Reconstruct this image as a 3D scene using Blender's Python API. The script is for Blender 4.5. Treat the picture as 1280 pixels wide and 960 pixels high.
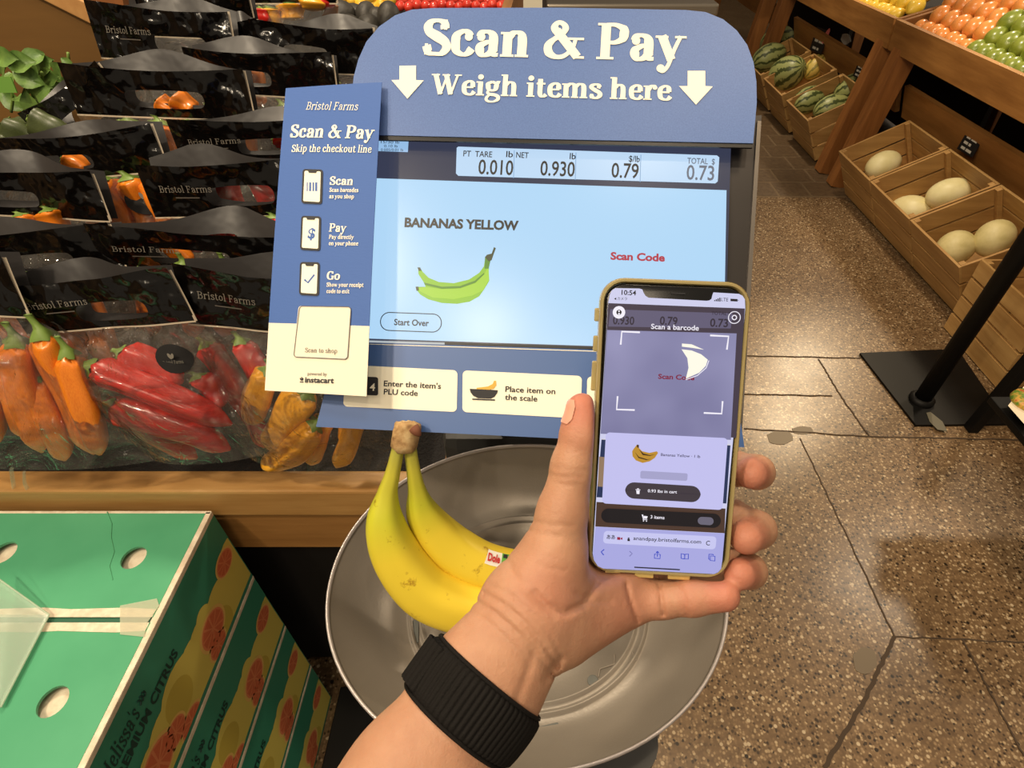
import bpy, bmesh, math, random
import numpy as np
from mathutils import Vector, Matrix
random.seed(7)
S = bpy.context.scene
for o in list(bpy.data.objects):
    bpy.data.objects.remove(o)
COL = S.collection
R = math.radians

# ---------------------------------------------------------------- camera
F, PX, PY, H = 720.0, 670.0, 480.0, 1.45
PITCH = R(42.4)
CAM = np.array([0, 0, H])
FW = np.array([0, math.cos(PITCH), -math.sin(PITCH)])
UP = np.array([0, math.sin(PITCH), math.cos(PITCH)])
RT = np.array([1.0, 0, 0])
cd = bpy.data.cameras.new('camera')
cam = bpy.data.objects.new('camera', cd)
COL.objects.link(cam)
cam.location = (0, 0, H)
cam.rotation_euler = (math.pi / 2 - PITCH, 0, 0)
cd.sensor_width = 36
cd.lens = 36 * F / 1280
cd.shift_x = -(PX - 640) / 1280
cd.clip_start = 0.02
S.camera = cam

# ---------------------------------------------------------------- light
vs = S.view_settings
S.display_settings.display_device = 'sRGB'
vs.view_transform = 'Standard'
vs.look = 'None'
vs.gamma = 1
vs.use_curve_mapping = False
vs.exposure = 0.0
S.cycles.transparent_max_bounces = 48
S.cycles.max_bounces = 8
W = bpy.data.worlds.new('store_ambience')
S.world = W
W.use_nodes = True
W.node_tree.nodes['Background'].inputs[0].default_value = (1.0, 0.84, 0.64, 1)
W.node_tree.nodes['Background'].inputs[1].default_value = 0.30


def lamp(name, loc, target, power, size=0.25, col=(1.0, 0.825, 0.60), kind='AREA', spot=60, blend=0.6):
    l = bpy.data.lights.new(name, kind)
    l.energy = power
    l.color = col
    if kind == 'AREA':
        l.shape = 'DISK'
        l.size = size
    else:
        l.shadow_soft_size = size
    if kind == 'SPOT':
        l.spot_size = R(spot)
        l.spot_blend = blend
    o = bpy.data.objects.new(name, l)
    COL.objects.link(o)
    o.location = loc
    o.rotation_euler = (Vector(target) - Vector(loc)).to_track_quat('-Z', 'Y').to_euler()
    return o


lamp('ceiling_track_light', (-1.1, -0.35, 2.9), (-0.1, 0.45, 1.0), 27, 0.16)
for q_ in ((-1.9, -0.5, 2.8), (-0.45, -0.75, 2.9), (-1.3, 0.25, 2.9), (0.25, 0.15, 3.0), (-0.9, -1.3, 2.9)):
    lamp('ceiling_track_light', q_, (-0.5, 0.6, 1.0), 5.5, 0.07)
lamp('ceiling_track_light', (-0.1, -1.2, 3.0), (0.0, 0.5, 1.0), 5, 0.3)
lamp('ceiling_track_light', (-0.6, 1.4, 2.9), (-0.5, 0.9, 1.0), 30, 0.3)
lamp('ceiling_track_light', (0.75, 0.55, 3.0), (1.15, 0.75, 0.0), 98, 0.2, col=(1.0, 0.75, 0.47), kind='SPOT', spot=72, blend=1.0)
lamp('ceiling_track_light', (2.89, 4.74, 3.0), (2.2, 3.5, 0.5), 34, 0.16)
lamp('ceiling_track_light', (2.80, 4.55, 3.0), (0.94, 1.50, 0.0), 210, 0.05, col=(1.0, 0.76, 0.45), kind='SPOT', spot=16, blend=1.0)
lamp('ceiling_track_light', (0.9, 2.6, 3.0), (2.0, 2.5, 0.4), 190, 0.12, kind='SPOT', spot=40, blend=0.9)
lamp('ceiling_track_light', (0.9, 4.3, 3.0), (2.0, 4.25, 0.4), 190, 0.12, kind='SPOT', spot=40, blend=0.9)
lamp('ceiling_track_light', (2.6, 2.2, 2.6), (2.3, 2.6, 0.8), 28, 0.3)


# ---------------------------------------------------------------- geometry helpers
def ray(x, y):
    return FW + (x - PX) / F * RT - (y - PY) / F * UP


def atd(x, y, d):
    return CAM + d * ray(x, y)


def atz(x, y, z):
    r = ray(x, y)
    return CAM + r * ((z - H) / r[2])


def aty(x, y, Y):
    r = ray(x, y)
    return CAM + r * (Y / r[1])


def atx(x, y, X):
    r = ray(x, y)
    return CAM + r * (X / r[0])


def lin(c):
    c = c / 255.0
    return c / 12.92 if c <= 0.04045 else ((c + 0.055) / 1.055) ** 2.4


def rgb(c):
    return (lin(c[0]), lin(c[1]), lin(c[2]), 1)


def N(v):
    v = np.asarray(v, float)
    return v / np.linalg.norm(v)


class Mat:
    """small wrapper for building principled materials with procedural colour and bump"""

    def __init__(self, name, c=(128, 128, 128), rough=0.5, metal=0.0, spec=0.5, emit=None, coat=0.0, sss=0.0, alpha=1.0):
        self.m = bpy.data.materials.new(name)
        self.m.use_nodes = True
        self.t = self.m.node_tree
        self.b = self.t.nodes['Principled BSDF']
        i = self.b.inputs
        i['Base Color'].default_value = rgb(c)
        i['Roughness'].default_value = rough
        i['Metallic'].default_value = metal
        i['Specular IOR Level'].default_value = spec
        i['Coat Weight'].default_value = coat
        i['Alpha'].default_value = alpha
        if sss:
            i['Subsurface Weight'].default_value = sss
            i['Subsurface Radius'].default_value = (0.012, 0.004, 0.002)
            i['Subsurface Scale'].default_value = 0.5
        if emit:
            i['Emission Color'].default_value = rgb(emit)
            i['Emission Strength'].default_value = 1.0

    def node(self, kind, **kw):
        n = self.t.nodes.new(kind)
        for k, v in kw.items():
            if k in n.inputs.keys():
                n.inputs[k].default_value = v
            else:
                setattr(n, k, v)
        return n

    def link(self, a, b):
        self.t.links.new(a, b)

    def coords(self, scale=(1, 1, 1), which='Object'):
        tc = self.node('ShaderNodeTexCoord')
        mp = self.node('ShaderNodeMapping')
        mp.inputs['Scale'].default_value = scale
        self.link(tc.outputs[which], mp.inputs['Vector'])
        return mp.outputs['Vector']

    def noise(self, scale, detail=3, stretch=(1, 1, 1), rough=0.55):
        n = self.node('ShaderNodeTexNoise')
        n.inputs['Scale'].default_value = scale
        n.inputs['Detail'].default_value = detail
        n.inputs['Roughness'].default_value = rough
        self.link(self.coords(stretch), n.inputs['Vector'])
        return n.outputs['Fac']

    def ramp(self, fac, stops):
        r = self.node('ShaderNodeValToRGB')
        e = r.color_ramp.elements
        while len(e) < len(stops):
            e.new(0.5)
        for el, (p, c) in zip(e, stops):
            el.position = p
            el.color = rgb(c) if len(c) == 3 else c
        self.link(fac, r.inputs['Fac'])
        return r.outputs['Color']

    def mix(self, fac, a, b, blend='MIX'):
        n = self.node('ShaderNodeMix', data_type='RGBA', blend_type=blend)
        for v, s in ((fac, n.inputs['Factor']), (a, n.inputs['A']), (b, n.inputs['B'])):
            s = [q for q in n.inputs if q.identifier == {'Factor': 'Factor_Float', 'A': 'A_Color', 'B': 'B_Color'}[s.name]][0]
            if hasattr(v, 'is_output'):
                self.link(v, s)
            elif isinstance(v, (int, float)):
                s.default_value = v
            else:
                s.default_value = rgb(v)
        return [q for q in n.outputs if q.identifier == 'Result_Color'][0]

    def color(self, sock):
        self.link(sock, self.b.inputs['Base Color'])
        return self

    def bump(self, fac, strength=0.3, dist=0.002):
        n = self.node('ShaderNodeBump')
        n.inputs['Strength'].default_value = strength
        n.inputs['Distance'].default_value = dist
        self.link(fac, n.inputs['Height'])
        self.link(n.outputs['Normal'], self.b.inputs['Normal'])
        return self

    def mottled(self, scale, stops, detail=3, stretch=(1, 1, 1), bump=0.0, dist=0.002):
        f = self.noise(scale, detail, stretch)
        self.color(self.ramp(f, stops))
        if bump:
            self.bump(f, bump, dist)
        return self


def wood(name, c1, c2, axis, rough=0.5, scale=9):
    st = [1.0, 1.0, 1.0]
    st['xyz'.index(axis)] = 0.09
    m = Mat(name, rough=rough)
    f = m.noise(scale * 3, 5, st, 0.65)
    g = m.noise(2.2, 2)
    c = m.ramp(f, [(0.32, c1), (0.66, c2)])
    c = m.mix(m.ramp(g, [(0.3, (205, 205, 205)), (0.7, (255, 255, 255))]), (0, 0, 0), c) if False else c
    c2_ = m.mix(1.0, c, m.ramp(g, [(0.3, (222, 216, 210)), (0.7, (255, 255, 255))]), 'MULTIPLY')
    m.color(c2_)
    m.bump(f, 0.15, 0.001)
    return m


def emit(name, c, rough=0.35):
    return Mat(name, (4, 4, 4), rough, emit=c)


def children_all(o):
    return [c for c in bpy.data.objects if c.parent == o]


ROOT = {}


def origin_of(parent):
    p = parent
    while p.parent:
        p = p.parent
    return np.array(p.location)


def mesh_obj(name, verts, faces, mat, parent=None, smooth=False, loc=None, hide=False):
    verts = np.asarray(verts, float)
    if parent is not None:
        org = origin_of(parent)
    elif loc is not None:
        org = np.asarray(loc, float)
    else:
        org = np.zeros(3)
    me = bpy.data.meshes.new(name)
    me.from_pydata([tuple(v) for v in (verts - org)], [], [tuple(f) for f in faces])
    me.update()
    if smooth:
        me.polygons.foreach_set('use_smooth', [True] * len(me.polygons))
    mats = mat if isinstance(mat, (list, tuple)) else [mat]
    for q in mats:
        me.materials.append(q.m if isinstance(q, Mat) else q)
    o = bpy.data.objects.new(name, me)
    COL.objects.link(o)
    if parent is not None:
        o.parent = parent
    elif loc is not None:
        o.location = tuple(org)
    return o


def tag(o, label=None, cat=None, group=None, kind=None):
    if label: o['label'] = label
    if cat: o['category'] = cat
    if group: o['group'] = group
    if kind: o['kind'] = kind
    return o


def thing(name, loc, label, cat, group=None):
    o = bpy.data.objects.new(name, None)
    o.empty_display_size = 0.05
    COL.objects.link(o)
    o.location = tuple(float(q) for q in loc)
    return tag(o, label, cat, group)


def copy_tree(o, parent=None):
    c = o.copy()
    COL.objects.link(c)
    if parent is not None:
        c.parent = parent
    for ch in children_all(o):
        copy_tree(ch, c)
    return c


def frame_from(t, ref=(0, 0, 1)):
    t = N(t)
    ref = np.asarray(ref, float)
    if abs(t @ ref) > 0.95:
        ref = np.array([0, 1.0, 0.1])
    a = N(np.cross(ref, t))
    return a, np.cross(t, a)


def catmull(pts, n):
    """smooth path through pts (k, m), n samples per span"""
    p = np.asarray(pts, float)
    q = np.vstack([2 * p[0] - p[1], p, 2 * p[-1] - p[-2]])
    out = []
    for i in range(1, len(q) - 2):
        for k in range(n):
            t = k / n
            a, b, c, d = q[i - 1], q[i], q[i + 1], q[i + 2]
            out.append(0.5 * ((2 * b) + (c - a) * t + (2 * a - 5 * b + 4 * c - d) * t * t + (3 * b - a - 3 * c + d) * t ** 3))
    out.append(p[-1])
    return np.array(out)


class MB:
    def __init__(self):
        self.v, self.f, self.mi = [], [], []

    def add(self, verts, faces, mi=0):
        b = len(self.v)
        self.v += [np.asarray(q, float) for q in verts]
        self.f += [tuple(i + b for i in fc) for fc in faces]
        self.mi += [mi] * len(faces)
        return self

    def hexa(self, p8, mi=0):
        """p8: bottom 4 ccw then top 4 ccw"""
        return self.add(p8, [(3, 2, 1, 0), (4, 5, 6, 7), (0, 1, 5, 4), (1, 2, 6, 5), (2, 3, 7, 6), (3, 0, 4, 7)], mi)

    def box(self, c, s, ax=None, mi=0, bevel=0.0):
        c = np.asarray(c, float)
        A = np.eye(3) if ax is None else np.asarray(ax, float)
        h = np.asarray(s, float) / 2
        if bevel <= 0:
            sg = [(-1, -1, -1), (1, -1, -1), (1, 1, -1), (-1, 1, -1), (-1, -1, 1), (1, -1, 1), (1, 1, 1), (-1, 1, 1)]
            return self.hexa([c + (np.array(q) * h) @ A for q in sg], mi)
        bm = bmesh.new()
        bmesh.ops.create_cube(bm, size=1)
        for v in bm.verts:
            v.co = Vector((v.co.x * 2 * h[0], v.co.y * 2 * h[1], v.co.z * 2 * h[2]))
        bmesh.ops.bevel(bm, geom=bm.edges[:], offset=bevel, segments=2, affect='EDGES', profile=0.6)
        bm.verts.index_update()
        vs_ = [c + np.array(v.co) @ A for v in bm.verts]
        fs_ = [tuple(v.index for v in f.verts) for f in bm.faces]
        bm.free()
        return self.add(vs_, fs_, mi)

    def beam(self, a, b, w, h, ref=(0, 0, 1), mi=0, bevel=0.0):
        a, b = np.asarray(a, float), np.asarray(b, float)
        t = N(b - a)
        s, u = frame_from(t, ref)
        return self.box((a + b) / 2, (np.linalg.norm(b - a), w, h), [t, s, u], mi, bevel)

    def tube(self, path, rad, n=12, caps=True, flat=None, ref=(0, 0, 1), mi=0, squash=1.0, twist=0.0):
        path = np.asarray(path, float)
        m = len(path)
        rad = np.broadcast_to(np.asarray(rad, float), (m,))
        vs_, fs_ = [], []
        a0 = None
        for i in range(m):
            t = path[min(i + 1, m - 1)] - path[max(i - 1, 0)]
            t = N(t)
            if a0 is None:
                a, b = frame_from(t, ref)
            else:
                a = N(a0 - t * (a0 @ t))
                b = np.cross(t, a)
            a0 = a
            for k in range(n):
                th = 2 * math.pi * k / n + twist
                vs_.append(path[i] + rad[i] * (math.cos(th) * a + squash * math.sin(th) * b))
        for i in range(m - 1):
            for k in range(n):
                k2 = (k + 1) % n
                fs_.append((i * n + k, i * n + k2, (i + 1) * n + k2, (i + 1) * n + k))
        if caps:
            fs_.append(tuple(range(n - 1, -1, -1)))
            fs_.append(tuple((m - 1) * n + k for k in range(n)))
        return self.add(vs_, fs_, mi)

    def lathe(self, prof, c=(0, 0, 0), n=32, sx=1.0, sy=1.0, mi=0, cap0=False, cap1=False):
        vs_, fs_ = [], []
        m = len(prof)
        for (r, z) in prof:
            for k in range(n):
                th = 2 * math.pi * k / n
                vs_.append((c[0] + r * sx * math.cos(th), c[1] + r * sy * math.sin(th), c[2] + z))
        for i in range(m - 1):
            for k in range(n):
                k2 = (k + 1) % n
                fs_.append((i * n + k, i * n + k2, (i + 1) * n + k2, (i + 1) * n + k))
        if cap0: fs_.append(tuple(range(n - 1, -1, -1)))
        if cap1: fs_.append(tuple((m - 1) * n + k for k in range(n)))
        return self.add(vs_, fs_, mi)

    def prism(self, poly, fn0, fn1, mi=0):
        """poly: 2-D points; fn0 / fn1 map (a, b) to the two end faces"""
        k = len(poly)
        vs_ = [fn0(a, b) for a, b in poly] + [fn1(a, b) for a, b in poly]
        fs_ = [tuple(range(k - 1, -1, -1)), tuple(range(k, 2 * k))]
        fs_ += [(i, (i + 1) % k, k + (i + 1) % k, k + i) for i in range(k)]
        return self.add(vs_, fs_, mi)

    def build(self, name, mat, parent=None, smooth=False, loc=None, autosmooth=None):
        o = mesh_obj(name, self.v, self.f, mat, parent, smooth, loc)
        if any(self.mi):
            o.data.polygons.foreach_set('material_index', self.mi)
        if autosmooth is not None:
            o.data.polygons.foreach_set('use_smooth', [True] * len(o.data.polygons))
            sharp_edges(o.data, autosmooth)
        return o


def sharp_edges(me, ang):
    bm = bmesh.new()
    bm.from_mesh(me)
    for e in bm.edges:
        if len(e.link_faces) == 2 and e.calc_face_angle(0) > R(ang):
            e.smooth = False
    bm.to_mesh(me)
    bm.free()


def rrect(w, h, r, n=6, x=0.0, y=0.0):
    """rounded rectangle, ccw, centred on (x, y); r one radius or four (br, tr, tl, bl)"""
    rr = [r] * 4 if isinstance(r, (int, float)) else list(r)
    out = []
    for (sx, sy, a0, q) in ((1, -1, -90, rr[0]), (1, 1, 0, rr[1]), (-1, 1, 90, rr[2]), (-1, -1, 180, rr[3])):
        cx, cy = x + sx * (w / 2 - q), y + sy * (h / 2 - q)
        for k in range(n + 1):
            t = R(a0 + 90 * k / n)
            out.append((cx + q * math.cos(t), cy + q * math.sin(t)))
    return out


class Plane3:
    """a flat (or gently bent) panel in the place: origin, unit axes and a normal"""

    def __init__(self, o, u, v, bend=None):
        self.o = np.asarray(o, float)
        self.u = N(u)
        v = np.asarray(v, float)
        self.v = N(v - self.u * (v @ self.u))
        self.n = np.cross(self.u, self.v)
        self.bend = bend

    def P(self, a, b, off=0.0):
        z = off + (self.bend(a, b) if self.bend else 0.0)
        return self.o + a * self.u + b * self.v + z * self.n

    def ab(self, x, y, off=0.0):
        r = ray(x, y)
        o = self.o + off * self.n
        t = ((o - CAM) @ self.n) / (r @ self.n)
        p = CAM + t * r - o
        return np.array([p @ self.u, p @ self.v])

    def poly(self, pts, off=0.0):
        return [tuple(self.ab(x, y, off)) for x, y in pts]


def flat(name, pl, polys, off, mat, parent, thick=0.0):
    """flat printed / displayed shapes lying on a panel; polys in panel coordinates"""
    m = MB()
    for i, poly in enumerate(polys):
        z = off + i * 4e-6
        if area2(poly) < 0: poly = poly[::-1]
        if thick:
            m.prism(poly, lambda a, b: pl.P(a, b, off - thick), lambda a, b: pl.P(a, b, z))
        else:
            m.add([pl.P(a, b, z) for a, b in poly], [tuple(range(len(poly)))])
    return m.build(name, mat, parent)


def area2(p):
    return sum(p[i][0] * p[(i + 1) % len(p)][1] - p[(i + 1) % len(p)][0] * p[i][1] for i in range(len(p)))


def stroke2(pts, w, closed=False):
    """2-D outline strip of constant width: list of quads"""
    p = [np.array(q, float) for q in pts]
    if closed: p = p + [p[0]]
    L, Rr = [], []
    k = len(p)
    for i in range(k):
        if closed:
            a = p[i - 1] if i else p[k - 2]
            b = p[i + 1] if i < k - 1 else p[1]
        else:
            a, b = p[max(i - 1, 0)], p[min(i + 1, k - 1)]
        d = b - a
        d = d / (np.linalg.norm(d) + 1e-12)
        nn = np.array([-d[1], d[0]]) * w / 2
        L.append(p[i] + nn)
        Rr.append(p[i] - nn)
    return [[tuple(L[i]), tuple(Rr[i]), tuple(Rr[i + 1]), tuple(L[i + 1])] for i in range(k - 1)]


# ---------------------------------------------------------------- lettering
def sans(txt, bold=0.0):
    cu = bpy.data.curves.new('t', 'FONT')
    cu.body = txt
    cu.size = 1.0
    cu.resolution_u = 3
    cu.offset = bold
    ob = bpy.data.objects.new('t', cu)
    me = bpy.data.meshes.new_from_object(ob)
    v = np.array([q.co[:2] for q in me.vertices]).reshape(-1, 2)
    f = [tuple(p.vertices) for p in me.polygons]
    bpy.data.objects.remove(ob)
    bpy.data.curves.remove(cu)
    bpy.data.meshes.remove(me)
    return v, f, 0.73


# skeleton serif: c curve, l straight, s slab serif (x, y, half width), d dot; a point may carry its own width
GL = {
 'S': (54, ['c 42,52 39,64 28,68 16,66 9,57,12 12,46,15 28,36,17 43,26,15 47,14,12 38,3 26,2 14,4 8,18', 'l 43,50,5 43,70,5', 'l 8,0,5 8,22,5']),
 'P': (60, ['l 16,0 16,70', 'c 16,67 34,67 48,60,14 50,50,15 47,40,13 34,33 16,33', 's 16,2,15', 's 12,68,11']),
 'W': (96, ['l 12,70,15 31,1,15', 'l 31,1,6 49,66,6', 'l 46,70,15 64,1,15', 'l 64,1,6 84,70,6', 's 12,68,13', 's 46,68,12', 's 85,68,11']),
 'G': (62, ['c 50,54 44,64 32,68 18,60 11,35 17,11 32,2 44,4 51,10', 'l 51,0,13 51,30,13', 'l 51,50,5 51,70,5', 's 51,30,12']),
 'B': (60, ['l 16,0 16,70', 'c 16,67 34,67 45,61 46,52 40,40 30,37 16,37', 'c 30,37 46,33 50,20 44,5 30,3 16,3', 's 12,2,11', 's 12,68,11']),
 'F': (54, ['l 16,0 16,70', 'l 16,67,6 48,67,6', 'l 16,36,6 36,36,6', 'l 47,52,5 47,70,5', 'l 36,28,5 36,44,5', 's 16,2,15', 's 12,68,10']),
 'M': (78, ['l 14,0,6 14,70,6', 'l 14,70,15 38,6,15', 'l 38,6,6 62,70,6', 'l 62,0 62,70', 's 14,2,11', 's 62,2,14', 's 12,68,9', 's 64,68,11']),
 'R': (64, ['l 16,0 16,70', 'c 16,67 34,67 46,61 48,51 42,40 32,36 16,36', 'l 34,36,14 52,3,14', 's 16,2,14', 's 12,68,11', 's 55,2,8']),
 'E': (54, ['l 16,0 16,70', 'l 16,67,6 48,67,6', 'l 16,36,6 38,36,6', 'l 16,3,6 50,3,6', 'l 49,3,5 49,20,5', 'l 47,52,5 47,70,5', 's 12,2,10', 's 12,68,10']),
 'C': (58, ['c 50,54 44,64 32,68 18,60 11,35 17,11 32,2 44,5 52,16', 'l 50,50,5 50,70,5']),
 'I': (30, ['l 15,0 15,70', 's 15,2,14', 's 15,68,14']),
 'U': (62, ['c 16,70 16,30 18,10 32,2 44,9 48,24 48,70', 's 14,68,13', 's 48,68,11']),
 'T': (54, ['l 27,0 27,70', 'l 5,67,6 49,67,6', 'l 6,52,5 6,70,5', 'l 48,52,5 48,70,5', 's 27,2,14']),
 'D': (62, ['l 16,0 16,70', 'c 16,67 34,67 48,56 52,35 48,14 34,3 16,3', 's 12,2,10', 's 12,68,10']),
 '&': (78, ['c 24,52,13 20,60,12 26,69,7 36,67,8 41,58,11 34,46,8 20,36,8 10,24,13 12,10,14 26,2,7 42,5,7 56,20,6 61,36,6', 'l 24,54,14 66,3,14', 's 62,38,14', 's 68,2,10']),
 'a': (51, ['c 11,37 15,46 24,48 33,44 37,34,14 37,12,14 40,4,9 47,3,5', 'c 37,29 24,27 13,20,13 12,10,13 18,2 28,4 36,11', 'd 13,37,7']),
 'b': (54, ['l 13,0 13,74', 'c 14,40 24,48 38,43 44,25 38,7 26,2 14,8', 's 9,72,9']),
 'c': (46, ['c 38,38 32,46 24,48 12,40 10,25 13,9 25,2 35,5 42,14', 'd 35,37,7']),
 'd': (56, ['l 42,0 42,74', 'c 41,40 30,48 17,43 11,25 17,7 29,2 41,10', 's 37,72,9', 's 47,2,8']),
 'e': (48, ['l 12,27,5 40,27,5', 'c 38,28 36,43 26,48 13,40 10,25 14,8 27,2 37,5 43,13']),
 'f': (33, ['c 14,0 14,30 14,58 20,71 29,72 34,66', 'l 3,46,5 29,46,5', 's 14,2,13', 'd 32,66,6']),
 'g': (51, ['c 23,48 11,42 10,33 13,22 23,18 33,22 36,33 35,42 23,48', 'c 14,20,5 9,11,8 16,5,9 32,3,10 43,-3,11 43,-12,11 30,-20,5 14,-20,6 6,-13,9 9,-4,8 17,3,5', 'c 33,44,6 40,48,6 47,46,9']),
 'h': (57, ['l 13,0 13,74', 'c 15,38 25,47 36,46 41,34 41,0', 's 9,72,9', 's 13,2,12', 's 41,2,12']),
 'i': (29, ['l 14,0 14,48', 'd 14,64,9', 's 10,46,9', 's 14,2,13']),
 'k': (55, ['l 13,0 13,74', 'l 16,20,6 38,46,6', 'l 25,30,14 42,2,14', 's 9,72,9', 's 13,2,12', 's 38,46,11', 's 44,2,10']),
 'l': (29, ['l 14,0 14,74', 's 10,72,9', 's 14,2,13']),
 'm': (85, ['l 13,0 13,48', 'c 15,38 25,47 36,46 41,34 41,0', 'c 43,38 53,47 64,46 69,34 69,0', 's 9,46,9', 's 13,2,12', 's 41,2,11', 's 69,2,12']),
 'n': (57, ['l 13,0 13,48', 'c 15,38 25,47 36,46 41,34 41,0', 's 9,46,9', 's 13,2,12', 's 41,2,12']),
 'o': (51, ['c 25,48 13,40 10,25 13,10 25,2 38,10 41,25 38,40 25,48']),
 'p': (55, ['l 13,-22 13,48', 'c 14,40 24,48 38,43 44,25 38,7 26,2 14,8', 's 9,46,9', 's 13,-20,12']),
 'r': (41, ['l 13,0 13,48', 'c 15,34 22,45 30,48 38,44', 'd 35,42,7', 's 9,46,9', 's 13,2,13']),
 's': (42, ['c 33,38 29,46 20,48 10,44,9 9,36,11 20,28,13 33,20,12 35,10,10 26,2 14,3 7,12', 'l 33,34,5 33,49,5', 'l 7,0,5 7,15,5']),
 't': (36, ['c 15,62 15,30 15,12 20,3 28,3 34,9', 'l 3,46,5 31,46,5']),
 'u': (57, ['c 14,48 14,26 15,10 26,2 36,5 42,12', 'l 42,0 42,48', 's 10,46,9', 's 38,46,8', 's 46,2,8']),
 'w': (72, ['l 9,48,14 23,1,14', 'l 23,1,5 36,46,5', 'l 35,48,14 49,1,14', 'l 49,1,5 63,48,5', 's 9,46,11', 's 36,46,10', 's 64,46,9']),
 'x': (52, ['l 10,48,14 40,1,14', 'l 41,48,5 9,1,5', 's 10,46,11', 's 42,46,9', 's 10,2,9', 's 41,2,11']),
 'y': (53, ['l 10,48,14 29,2,14', 'c 45,48,6 34,22,6 24,-8,6 15,-20,6 8,-18,6', 'd 10,-15,7', 's 10,46,11', 's 45,46,10']),
 "'": (18, ['l 9,56,8 9,74,10']),
}


def serif(txt, T=15.0, t=6.0, slant=0.0, slab=4.5, track=0.0):
    """returns (verts2d, faces, cap height); strokes get the width of a broad pen"""
    V, Fc = [], []
    x0 = 0.0
    for ch in txt:
        if ch == ' ':
            x0 += 24
            continue
        adv, st = GL[ch]
        for s in st:
            kind, *toks = s.split()
            pts = [tuple(float(q) for q in k.split(',')) for k in toks]
            b = len(V)
            if kind == 's':
                x, y, hw = pts[0]
                hw = hw * (0.55 + 0.45 * T / 15)
                V += [(x0 + x - hw, y - slab / 2), (x0 + x + hw, y - slab / 2), (x0 + x + hw, y + slab / 2), (x0 + x - hw, y + slab / 2)]
                Fc.append((b, b + 1, b + 2, b + 3))
            elif kind == 'd':
                x, y, r = pts[0]
                r = r * (0.4 + 0.6 * T / 15)
                V += [(x0 + x + r * math.cos(k * math.pi / 8), y + r * math.sin(k * math.pi / 8)) for k in range(16)]
                Fc.append(tuple(range(b, b + 16)))
            else:
                xy = np.array([q[:2] for q in pts])
                own = [q[2] if len(q) > 2 else -1.0 for q in pts]
                if kind == 'c':
                    P = catmull(xy, 5)
                    ow = np.interp(np.arange(len(P)) / 5, np.arange(len(own)), own)
                else:
                    P, ow = xy, np.array(own)
                for i in range(len(P)):
                    d = P[min(i + 1, len(P) - 1)] - P[max(i - 1, 0)]
                    d = d / (np.linalg.norm(d) + 1e-9)
                    w = t + (T - t) * abs(d[1]) ** 1.5
                    if all(q > 0 for q in own):
                        w = t + (ow[i] - 6) * (T - t) / 9 if ow[i] > 6 else ow[i] * t / 6
                    elif kind == 'c' and ow[i] > 0 and any(q > 0 for q in own):
                        w = max(w, ow[i] * T / 15) if ow[i] > 2 else w
                    nn = np.array([-d[1], d[0]]) * w / 2
                    V += [(x0 + P[i][0] + nn[0], P[i][1] + nn[1]), (x0 + P[i][0] - nn[0], P[i][1] - nn[1])]
                for i in range(len(P) - 1):
                    k = b + 2 * i
                    Fc.append((k, k + 1, k + 3, k + 2))
        x0 += adv + track
    V = np.array(V) / 100.0
    if slant:
        V[:, 0] += V[:, 1] * slant
    return V, Fc, 0.70


def letter(name, t2, pl, pL, pR, cap, off, mat, parent, up=None):
    """lettering on a panel: baseline from pL to pR (photo-frame pixels used as a ruler), cap height in the same unit"""
    v, f, capu = t2
    A, B = pl.ab(*pL, off), pl.ab(*pR, off)
    C_ = pl.ab(pL[0], pL[1] - cap, off)
    letter_ab(name, t2, pl, A, B, np.linalg.norm(C_ - A), off, mat, parent)


def letter_ab(name, t2, pl, A, B, caph, off, mat, parent):
    v, f, capu = t2
    A, B = np.asarray(A, float), np.asarray(B, float)
    e = B - A
    L = np.linalg.norm(e)
    e = e / L
    g = np.array([-e[1], e[0]])
    x0, x1 = v[:, 0].min(), v[:, 0].max()
    sx, sy = L / (x1 - x0), caph / capu
    # keep islands apart by a hair so overlapping strokes never fight
    isl = np.zeros(len(v), int)
    for k, fc in enumerate(f):
        isl[list(fc)] = k % 97
    vv = []
    for i, (a, b) in enumerate(v):
        q = A + e * (a - x0) * sx + g * b * sy
        vv.append(pl.P(q[0], q[1], off + 1.2e-6 * (isl[i] % 9)))
    fs = []
    for fc in f:
        p = [v[i] for i in fc]
        fs.append(fc if area2(p) > 0 else fc[::-1])
    return mesh_obj(name, vv, fs, mat, parent)

# ================================================================ setting
M_floor = Mat('terrazzo', rough=0.42, spec=0.45)
vo = M_floor.node('ShaderNodeTexVoronoi'); vo.inputs['Scale'].default_value = 150
M_floor.link(M_floor.coords(), vo.inputs['Vector'])
sep = M_floor.node('ShaderNodeSeparateColor'); M_floor.link(vo.outputs['Color'], sep.inputs['Color'])
vb = M_floor.node('ShaderNodeTexVoronoi'); vb.inputs['Scale'].default_value = 84
M_floor.link(M_floor.coords(), vb.inputs['Vector'])
seb = M_floor.node('ShaderNodeSeparateColor'); M_floor.link(vb.outputs['Color'], seb.inputs['Color'])
chip = M_floor.ramp(sep.outputs[0], [(0.0, (52, 40, 28)), (0.14, (70, 55, 40)), (0.18, (116, 92, 66)), (0.40, (138, 112, 82)), (0.66, (150, 124, 92)), (0.80, (168, 142, 108)), (0.92, (194, 168, 130)), (1.0, (206, 184, 148))])
msk = M_floor.ramp(vo.outputs['Distance'], [(0.34, (255, 255, 255)), (0.62, (0, 0, 0))])
base = M_floor.ramp(M_floor.noise(60, 4), [(0.3, (104, 82, 58)), (0.7, (138, 112, 82))])
c_ = M_floor.mix(msk, base, chip)
bchip = M_floor.ramp(seb.outputs[1], [(0.0, (40, 31, 22)), (0.10, (64, 50, 36)), (0.13, (134, 110, 82)), (0.80, (146, 122, 94)), (0.88, (196, 174, 140)), (1.0, (210, 190, 158))])
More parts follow.
